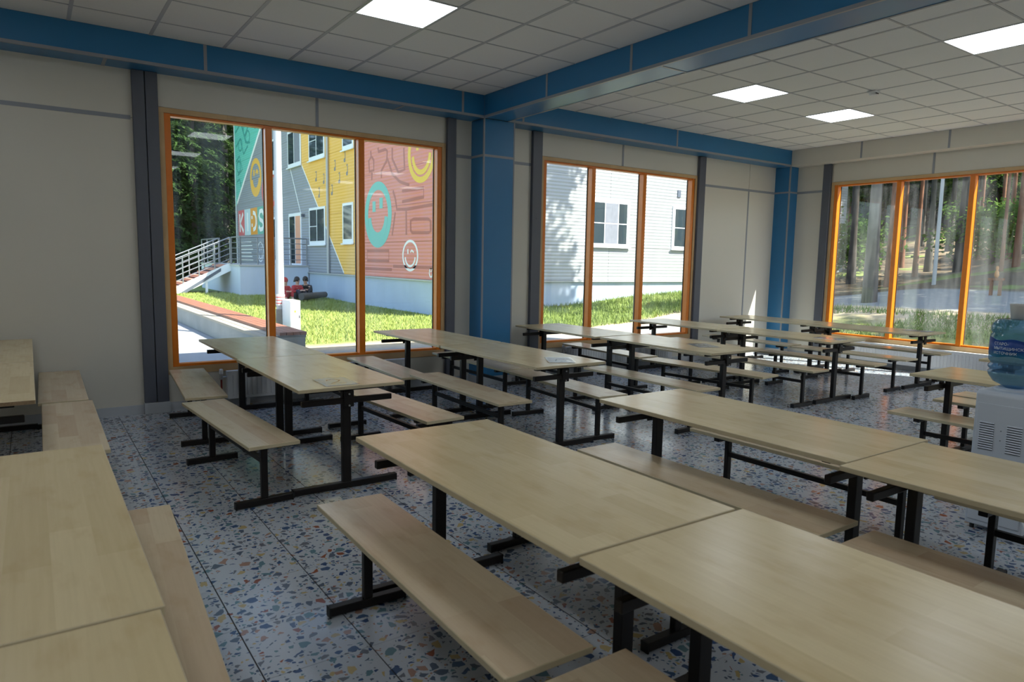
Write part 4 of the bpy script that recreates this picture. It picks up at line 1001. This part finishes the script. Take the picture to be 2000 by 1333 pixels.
boxm('cabinet', 3.770,3.955, 12.30,12.765, 0.18,0.735, M['wframe'], ebx, 0.006); boxm('door', 3.778,3.948, 12.294,12.30, 0.20,0.72, M['wframe'], ebx)
boxm('warning_sticker', 3.84,3.875, 12.2925,12.294, 0.52,0.56, pa['gold'], ebx); boxm('warning_sticker', 3.80,3.93, 12.30,12.42, 0.735,0.7358, pa['red'], ebx)
boxm('cable_gland', 3.88,3.91, 12.36,12.39, 0.14,0.18, M['plastic_black'], ebx)
boxm('lock', 3.925,3.94, 12.290,12.294, 0.42,0.47, M['plastic_black'], ebx)

# ------------------------------------------------------------------ trees
M['bark_d'] = pbr('dark_bark', (0.060,0.048,0.040), 0.9, noise=0.5, nscale=4, bump=0.6, bscale=12)
M['bark_g'] = pbr('grey_bark', (0.11,0.10,0.088), 0.9, noise=0.45, nscale=3, bump=0.6, bscale=12)
M['bark_r'] = pbr('red_pine_bark', (0.20,0.085,0.045), 0.9, noise=0.4, nscale=4)
def leaf_mat(name, c0, c1):
    m = bpy.data.materials.new(name); m.use_nodes = True; nt = m.node_tree; nt.nodes.clear(); g = NT(nt)
    out = g.n('ShaderNodeOutputMaterial'); ge = g.n('ShaderNodeNewGeometry')
    col = g.mix(g.noise(ge.outputs['Position'], 1.5, 4), c0, c1)
    d = g.n('ShaderNodeBsdfDiffuse'); t = g.n('ShaderNodeBsdfTranslucent'); g.put(d.inputs[0], col); g.put(t.inputs[0], col)
    mx = g.n('ShaderNodeMixShader'); mx.inputs[0].default_value = 0.35; g.put(mx.inputs[1], d.outputs[0]); g.put(mx.inputs[2], t.outputs[0]); nt.links.new(mx.outputs[0], out.inputs[0])
    return m
M['needle'] = leaf_mat('spruce_needles', (0.016,0.040,0.014), (0.075,0.125,0.035))
M['leaf'] = leaf_mat('broad_leaves', (0.06,0.13,0.025), (0.17,0.27,0.06))
def trunk_mesh(h, r0, mat, lean=0.0, seed=0, n=10):
    rr = random.Random(seed); b = MB(); segs = 7; px = 0; py = 0; pts = []
    for k in range(segs+1):
        t = k/segs; pts.append((lean*h*t*t+0.05*rr.uniform(-1,1)*r0*4*t, 0.05*rr.uniform(-1,1)*r0*4*t, h*t, r0*(1-0.85*t)*(1.35 if k == 0 else 1.0)))
    vs_ = []
    for (x,y,z,r) in pts:
        for i in range(n): a = 2*math.pi*i/n; q = r*(1+0.08*math.sin(3*a+z)); vs_.append((x+q*math.cos(a), y+q*math.sin(a), z))
    fs_ = [(k*n+i,k*n+(i+1)%n,(k+1)*n+(i+1)%n,(k+1)*n+i) for k in range(segs) for i in range(n)] + [tuple(range(segs*n,segs*n+n))]
    return b.add(vs_, fs_).mesh('trunk', mat, True)
def spruce_mesh(h, rmax, zlow, seed, nb=300, per=40):
    rr = random.Random(seed); b = MB()
    for k in range(nb):
        t = rr.random()**1.25; z = zlow+(h-zlow)*t; L = rmax*(1-t)**0.8*rr.uniform(0.65,1.1)+0.25; a = rr.uniform(0,6.283)
        for j in range(per):
            s = rr.random()**0.6; x = L*s; dz = -0.30*L*s*s-0.1*rr.random()
            w = 0.16*(1.2-s)+0.10; off = rr.uniform(-1,1)*0.30*L*(0.25+0.6*s)*(1.1-s)
            cx_, cy_ = x*math.cos(a)-off*math.sin(a), x*math.sin(a)+off*math.cos(a); cz_ = z+dz
            q = a+rr.uniform(-1.2,1.2); l = rr.uniform(0.16,0.38); n = len(b.v)
            b.v += [(cx_-w*0.35*math.sin(q),cy_+w*0.35*math.cos(q),cz_),(cx_+w*0.35*math.sin(q),cy_-w*0.35*math.cos(q),cz_+rr.uniform(-0.04,0.04)),(cx_+l*math.cos(q),cy_+l*math.sin(q),cz_-rr.uniform(0.02,0.22))]; b.f.append((n,n+1,n+2))
    return b.mesh('foliage', M['needle'], False, fixn=False)
def crown_mesh(zc, rx, rz, seed, clumps=60, per=110, leaf=0.11, mat='leaf'):
    rr = random.Random(seed); b = MB()
    for k in range(clumps):
        while True:
            p = Vector((rr.uniform(-1,1),rr.uniform(-1,1),rr.uniform(-1,1)))
            if 0.25 < p.length < 1: break
        c = Vector((p.x*rx,p.y*rx,zc+p.z*rz)); cr = rr.uniform(0.45,0.95)
        for j in range(per):
            q = c+Vector((rr.gauss(0,0.45),rr.gauss(0,0.45),rr.gauss(0,0.28)))*cr
            u = Vector((rr.uniform(-1,1),rr.uniform(-1,1),rr.uniform(-0.6,0.6))).normalized(); v_ = u.cross(Vector((rr.uniform(-1,1),rr.uniform(-1,1),rr.uniform(-1,1)))).normalized()
            l = leaf*rr.uniform(0.7,1.4); n = len(b.v)
            b.v += [q-u*l, q+v_*l*0.55, q+u*l, q-v_*l*0.55]; b.f.append((n,n+1,n+2,n+3))
    return b.mesh('foliage', M[mat], False, fixn=False)
def branch_mesh(h, seed, mat, n=16, z0=0.35):
    rr = random.Random(seed); b = MB()
    for k in range(n):
        z = h*rr.uniform(z0,0.9); a = rr.uniform(0,6.283); L = rr.uniform(1.0,2.4)*(1.1-z/h)+0.5
        b.cyl((0,0,z),(L*math.cos(a),L*math.sin(a),z+rr.uniform(-0.3,0.5)),0.035,0.010,5,False)
    return b.mesh('branches', mat)
spr = [(trunk_mesh(20,0.180,M['bark_d'],0,1), spruce_mesh(21,3.4,0.4,1), None), (trunk_mesh(22,0.198,M['bark_g'],0,2), spruce_mesh(23,3.6,1.6,2), branch_mesh(22,2,M['bark_g'])), (trunk_mesh(18,0.156,M['bark_d'],0.0,3), spruce_mesh(19,3.2,0.2,3), None)]
dec = [(trunk_mesh(13,0.11,M['bark_g'],0.06,4), crown_mesh(9.0,3.2,4.0,4,105), branch_mesh(13,4,M['bark_g'],12,0.5)), (trunk_mesh(15,0.15,M['bark_d'],0.0,5), crown_mesh(10.4,3.5,4.4,5,120), branch_mesh(15,5,M['bark_d'],12,0.5)), (trunk_mesh(14,0.08,M['bark_r'],0.01,6), crown_mesh(11.0,2.5,3.0,6,65,100,0.12,'needle'), branch_mesh(14,6,M['bark_r'],10,0.6))]
tallm = (trunk_mesh(19,0.13,M['bark_g'],0.03,14), crown_mesh(12.5,1.9,5.0,14,46,100,0.12), branch_mesh(18,14,M['bark_g'],18,0.4))
under = (trunk_mesh(7,0.08,M['bark_d'],0.03,15), crown_mesh(4.6,2.6,2.8,15,60,110,0.12), None)
bush = crown_mesh(1.3,1.5,1.0,9,26,100,0.09)
def tree(kind, x, y, label, group, rz=0.0, s=1.0, name='tree'):
    t = empty(name, (x,y,gz(x,y)-0.05), rz); t.scale = (s,s,s); tag(t, label, 'tree', group)
    inst('trunk', kind[0], t); inst('foliage', kind[1], t)
    if kind[2]: inst('branches', kind[2], t)
    return t
rr = random.Random(21)
# dark spruces beyond the stairs, seen through the left pane of the first window
G1 = 'dark spruces beyond the porch stairs'
for k, (x, y, kd, s) in enumerate([(5.4,40,1,1.0),(7.6,41.5,0,1.0),(3.4,42,2,1.1),(9.6,43,1,1.05),(6.3,45,2,1.2),(8.6,47,0,1.1),(4.3,47,0,1.0),(11.2,47.5,2,1.2),(1.6,45,1,1.0),(7.2,51,1,1.2),(10.2,52,0,1.25),(4.8,53,1,1.2),(2.4,52,0,1.1),(12.5,53,1,1.2),(8.4,57,2,1.5),(5.6,58,2,1.5),(11.5,58,0,1.3),(3.0,58,1,1.3)]):
    lab = {0:'tall grey trunked spruce just left of the mural building corner',1:'dark spruce directly behind the porch stairs',2:'dark spruce at the left edge of the first window'}.get(k, 'dark spruce in the wood behind the porch stairs')
    tree(spr[kd], x, y, lab, G1, rr.uniform(0,6.28), s, 'spruce_tree')
for k in range(16):
    x, y = 1.0+0.95*k, 62+3*(k % 2); tree(spr[k % 3], x, y, 'dark spruce in the rearmost row behind the porch stairs', G1, rr.uniform(0,6.28), 1.45, 'spruce_tree')
# wood beyond the right window
def bear(deg, X):      # point X metres east of the room's origin on the given compass bearing from it
    return X, X/math.tan(math.radians(deg))
G2 = 'trees on the slope beyond the right window'
LAB = {62.1:'grey leaning tree nearest the right window, left pane', 67.6:'thick dark tree in the middle pane of the right window', 63.2:'slim red barked pine left of the first right window mullion', 70.7:'reddish pine at the right picture edge', 60.8:'dark tree behind the left jamb of the right window', 69.9:'thin young tree between the path and the right picture edge', 64.9:'reddish trunk beside the grey lamp pole'}
for brg, X_, kd, s, rz in [(62.1,16.4,'t',1.0,2.6),(67.6,28.0,1,1.35,0.5),(63.2,23.5,2,1.05,1.0),(70.7,25.5,2,1.1,2.0),(60.8,24.5,1,0.85,0.9),(69.9,24.5,2,0.65,0.3),(64.9,27.0,2,1.0,4.0)]:
    x, y = bear(brg, X_); tree(tallm if kd == 't' else dec[kd], x, y, LAB[brg], G2, rz, s, 'slope_tree')
for k in range(46):
    brg = 59.2+(k*97 % 520)*0.027; X_ = 28+ (k*61 % 46); x, y = bear(brg, X_)
    kd = rr.choice([0,1,2,1,2,2] if X_ < 52 else [0,1,3,4,3])
    kind = dec[kd] if kd < 3 else spr[kd-3]
    tree(kind, x, y, 'tree farther up the wooded slope beyond the right window', G2, rr.uniform(0,6.28), rr.uniform(0.85,1.25), 'slope_tree')
for k in range(16):
    brg = 59.5+(k*131 % 470)*0.027; X_ = 46+(k*37 % 24); x, y = bear(brg, X_)
    tree(under, x, y, 'young leafy tree in the understorey beyond the right window', G2, rr.uniform(0,6.28), rr.uniform(0.7,1.2), 'young_tree')
for k in range(9):  # unseen trees, added to shade the hill
    x = 31+(k*53 % 24); y = -13+(k*29 % 19)
    tree(dec[k % 2], x, y, 'leafy tree outside the picture, added to shade the slope from the south', G2, rr.uniform(0,6.28), rr.uniform(0.95,1.25), 'slope_tree')
# trees south-east of the room, outside the picture, that throw the broken shade on the white front and the path
for x, y, kd, s in [(20.2,-2.6,0,1.0),(22,2.0,1,1.0),(25,-3.5,1,1.0),(27,0.5,0,1.1),(21.5,-6,1,1.0),(29,-8,1,1.1)]:
    tree(dec[kd], x, y, 'leafy tree outside the right wall near the path', G2, rr.uniform(0,6.28), s, 'slope_tree')
for brg, X_ in [(60.4,26.0),(69.1,29.0),(71.3,36.0)]:
    x, y = bear(brg, X_); o = inst('bush', bush, None, (x,y,gz(x,y)), (0,0,rr.uniform(0,6))); tag(o, 'light green bush among the trees beyond the right window', 'bush', 'bushes on the slope')
x, y = bear(66.1, 21.0)
lp2 = empty('path_lamp_pole', (x,y,gz(x,y)-0.1)); tag(lp2, 'slim grey lamp pole beside the path beyond the right window', 'lamp pole')
MB().cyl((x,y,gz(x,y)-0.1),(x,y,7.5),0.055,0.035,12).build('shaft', M['flash'], lp2); MB().tube([(x,y,7.4),(x-1.0,y,7.8)],0.02,8).build('arm', M['flash'], lp2); boxm('lamp_head', x-1.4,x-0.95,y-0.08,y+0.08,7.76,7.84,M['flash'],lp2)
x, y = bear(69.7, 18.6); zg = gz(x,y)
sg = empty('wooden_stand', (x,y,zg)); tag(sg, 'small brown wooden stand with a carved top beside the path', 'wooden stand')
M['brownw'] = pbr('brown_wood', (0.20,0.085,0.04), 0.7, noise=0.3, nscale=8)
for dy in (-0.09,0.09): boxm('post', x-0.03,x+0.03, y+dy-0.03,y+dy+0.03, zg-0.1,zg+0.36, M['brownw'], sg)
boxm('board', x-0.07,x+0.07, y-0.15,y+0.15, zg+0.35,zg+0.41, M['brownw'], sg)
MB().lathe([(0.025,0),(0.05,0.06),(0.04,0.14),(0.02,0.18),(0.035,0.23),(0.02,0.28)],(x,y,zg+0.41),12).build('carved_top', pbr('carved_wood',(0.48,0.22,0.07),0.6), sg, smooth=True)

# fallen log and three children sitting by the wall
lg = MB(); lg.cyl((7.35,22.75,0.22),(8.45,23.55,0.24),0.12,0.10,12)
lo = lg.build('fallen_log', M['bark_g'], loc=(7.9,23.1,0.1)); tag(lo, 'grey fallen log lying in the grass behind the electrical box', 'log')
SKIN = pbr('skin', (0.55,0.34,0.25), 0.5); HAIR = pbr('dark_hair', (0.018,0.012,0.010), 0.5)
def skin_mesh(name, verts, edges, radii, mat, root=0, sub=1):
    me = bpy.data.meshes.new(name); me.from_pydata(verts, edges, []); o = bpy.data.objects.new(name, me); C.objects.link(o)
    sk = o.modifiers.new('s','SKIN'); 
    for i, v in enumerate(me.skin_vertices[0].data): v.radius = (radii[i], radii[i]); v.use_root = (i == root)
    sb = o.modifiers.new('b','SUBSURF'); sb.levels = sub; sb.render_levels = sub
    dg = bpy.context.evaluated_depsgraph_get(); dg.update(); m2 = bpy.data.meshes.new_from_object(o.evaluated_get(dg)); m2.name = name
    bpy.data.objects.remove(o); bpy.data.meshes.remove(me); m2.materials.clear(); m2.materials.append(mat)
    for p in m2.polygons: p.use_smooth = True
    return m2
def seated_child(x, y, rz, jacket, legs, label, lean=0.10, hood=False, look=0.0):
    """sits on the ground facing local -Y, knees drawn up"""
    z = gz(x,y)
    V = [(0,0,0.10),(0,-lean*0.4,0.26),(0,-lean,0.44),(0,-lean*1.15,0.53),(0,-lean*1.3,0.60),(0,-lean*1.35,0.70)]      # pelvis..head
    Rr = [0.10,0.095,0.095,0.045,0.070,0.085]; E = [(0,1),(1,2),(2,3),(3,4),(4,5)]
    def chain(start, pts, rads):
        prev = start
        for p, r in zip(pts, rads): V.append(p); Rr.append(r); E.append((prev,len(V)-1)); prev = len(V)-1
        return prev
    for s in (-1,1):
        chain(0, [(s*0.09,-0.10,0.12),(s*0.13,-0.32,0.36),(s*0.12,-0.38,0.08),(s*0.12,-0.50,0.045)], [0.085,0.060,0.045,0.035])
        wr = chain(2, [(s*0.15,-lean,0.44),(s*0.21,-lean-0.06,0.27),(s*0.09,-0.33,0.32),(s*0.05,-0.39,0.33)], [0.055,0.042,0.032,0.026])
        for k in range(4): chain(wr, [(s*(0.05-0.014*k),-0.43,0.335),(s*(0.045-0.014*k),-0.455-0.004*(k % 2),0.315)], [0.008,0.007])
        chain(wr, [(s*0.02,-0.40,0.355)], [0.009])
    root = inst('person', skin_mesh('person', V, E, Rr, SKIN), None, (x,y,z), (0,0,rz)); tag(root, label, 'person', 'children sitting by the wall')
    # jacket over torso and arms
    jv = V[:3]+[(0,-lean*1.1,0.50)]; jr = [0.125,0.125,0.120,0.070]; je = [(0,1),(1,2),(2,3)]
    for s in (-1,1):
        n = len(jv); jv += [(s*0.15,-lean,0.44),(s*0.21,-lean-0.06,0.27),(s*0.10,-0.32,0.318)]; jr += [0.075,0.060,0.046]; je += [(2,n),(n,n+1),(n+1,n+2)]
    inst('jacket', skin_mesh('jacket', jv, je, jr, jacket), root)
    tv = [(0,0,0.12)]; tr_ = [0.12]; te = []
    for s in (-1,1):
        n = len(tv); tv += [(s*0.09,-0.10,0.125),(s*0.13,-0.32,0.36),(s*0.12,-0.38,0.12)]; tr_ += [0.10,0.075,0.058]; te += [(0,n),(n,n+1),(n+1,n+2)]
    inst('trousers', skin_mesh('trousers', tv, te, tr_, legs), root)
    hy, hz = -lean*1.33, 0.665
    hb = MB(); n = 14
    for i in range(8):
        th = math.pi*0.62*i/7
        for k in range(n):
            a = 2*math.pi*k/n; hb.v.append((0.098*math.sin(th)*math.cos(a), 0.016+0.104*math.sin(th)*math.sin(a), 0.112*math.cos(th)-(0.06 if (math.sin(a) > 0.2 and th > 1.2) else 0.0)))
    for i in range(7):
        for k in range(n): hb.f.append((i*n+k,i*n+(k+1)%n,(i+1)*n+(k+1)%n,(i+1)*n+k))
    h_ = hb.mesh('hair', jacket if hood else HAIR, True); inst('hood' if hood else 'hair', h_, root, (0,hy+0.012,hz+0.018), (0.25 if not hood else 0.1,0,look))
    fm = MB().lathe([(0.0005,-0.012),(0.010,-0.004),(0.006,0.012),(0.0005,0.02)],(0,0,0),8).mesh('nose', SKIN, True); inst('nose', fm, root, (0,hy-0.088,hz-0.005))
    em = MB().lathe([(0.0005,-0.008),(0.008,0),(0.0005,0.008)],(0,0,0),8).mesh('eye', HAIR, True)
    for s in (-1,1): inst('eye', em, root, (s*0.032,hy-0.078,hz+0.02))
    mm = MB().box(-0.02,0.02,-0.004,0.004,-0.004,0.004).mesh('mouth', pbr('lips',(0.40,0.12,0.10),0.5)); inst('mouth', mm, root, (0,hy-0.074,hz-0.040))
    sh = MB().box(-0.04,0.04,-0.12,0.06,0.0,0.07).mesh('shoe', M['plastic_black']); bev(sh, 0.02, 2)
    for s in (-1,1): inst('shoe', sh, root, (s*0.12,-0.43,0.005))
    return root
RED = pbr('red_jacket', (0.42,0.025,0.03), 0.7); BLK = pbr('black_jacket', (0.012,0.013,0.016), 0.6); NAVY = pbr('dark_trousers', (0.03,0.03,0.05), 0.7)
seated_child(6.90,23.25,0.25,RED,RED,'child in a red hooded jacket sitting partly behind the white post',0.12,True)
seated_child(7.45,23.65,0.35,RED,NAVY,'dark haired child in a red jacket sitting on the grass by the wall',0.08,False,0.4)
seated_child(8.00,24.00,-0.6,BLK,BLK,'dark haired child in a black jacket bending forward beside the log',0.26)
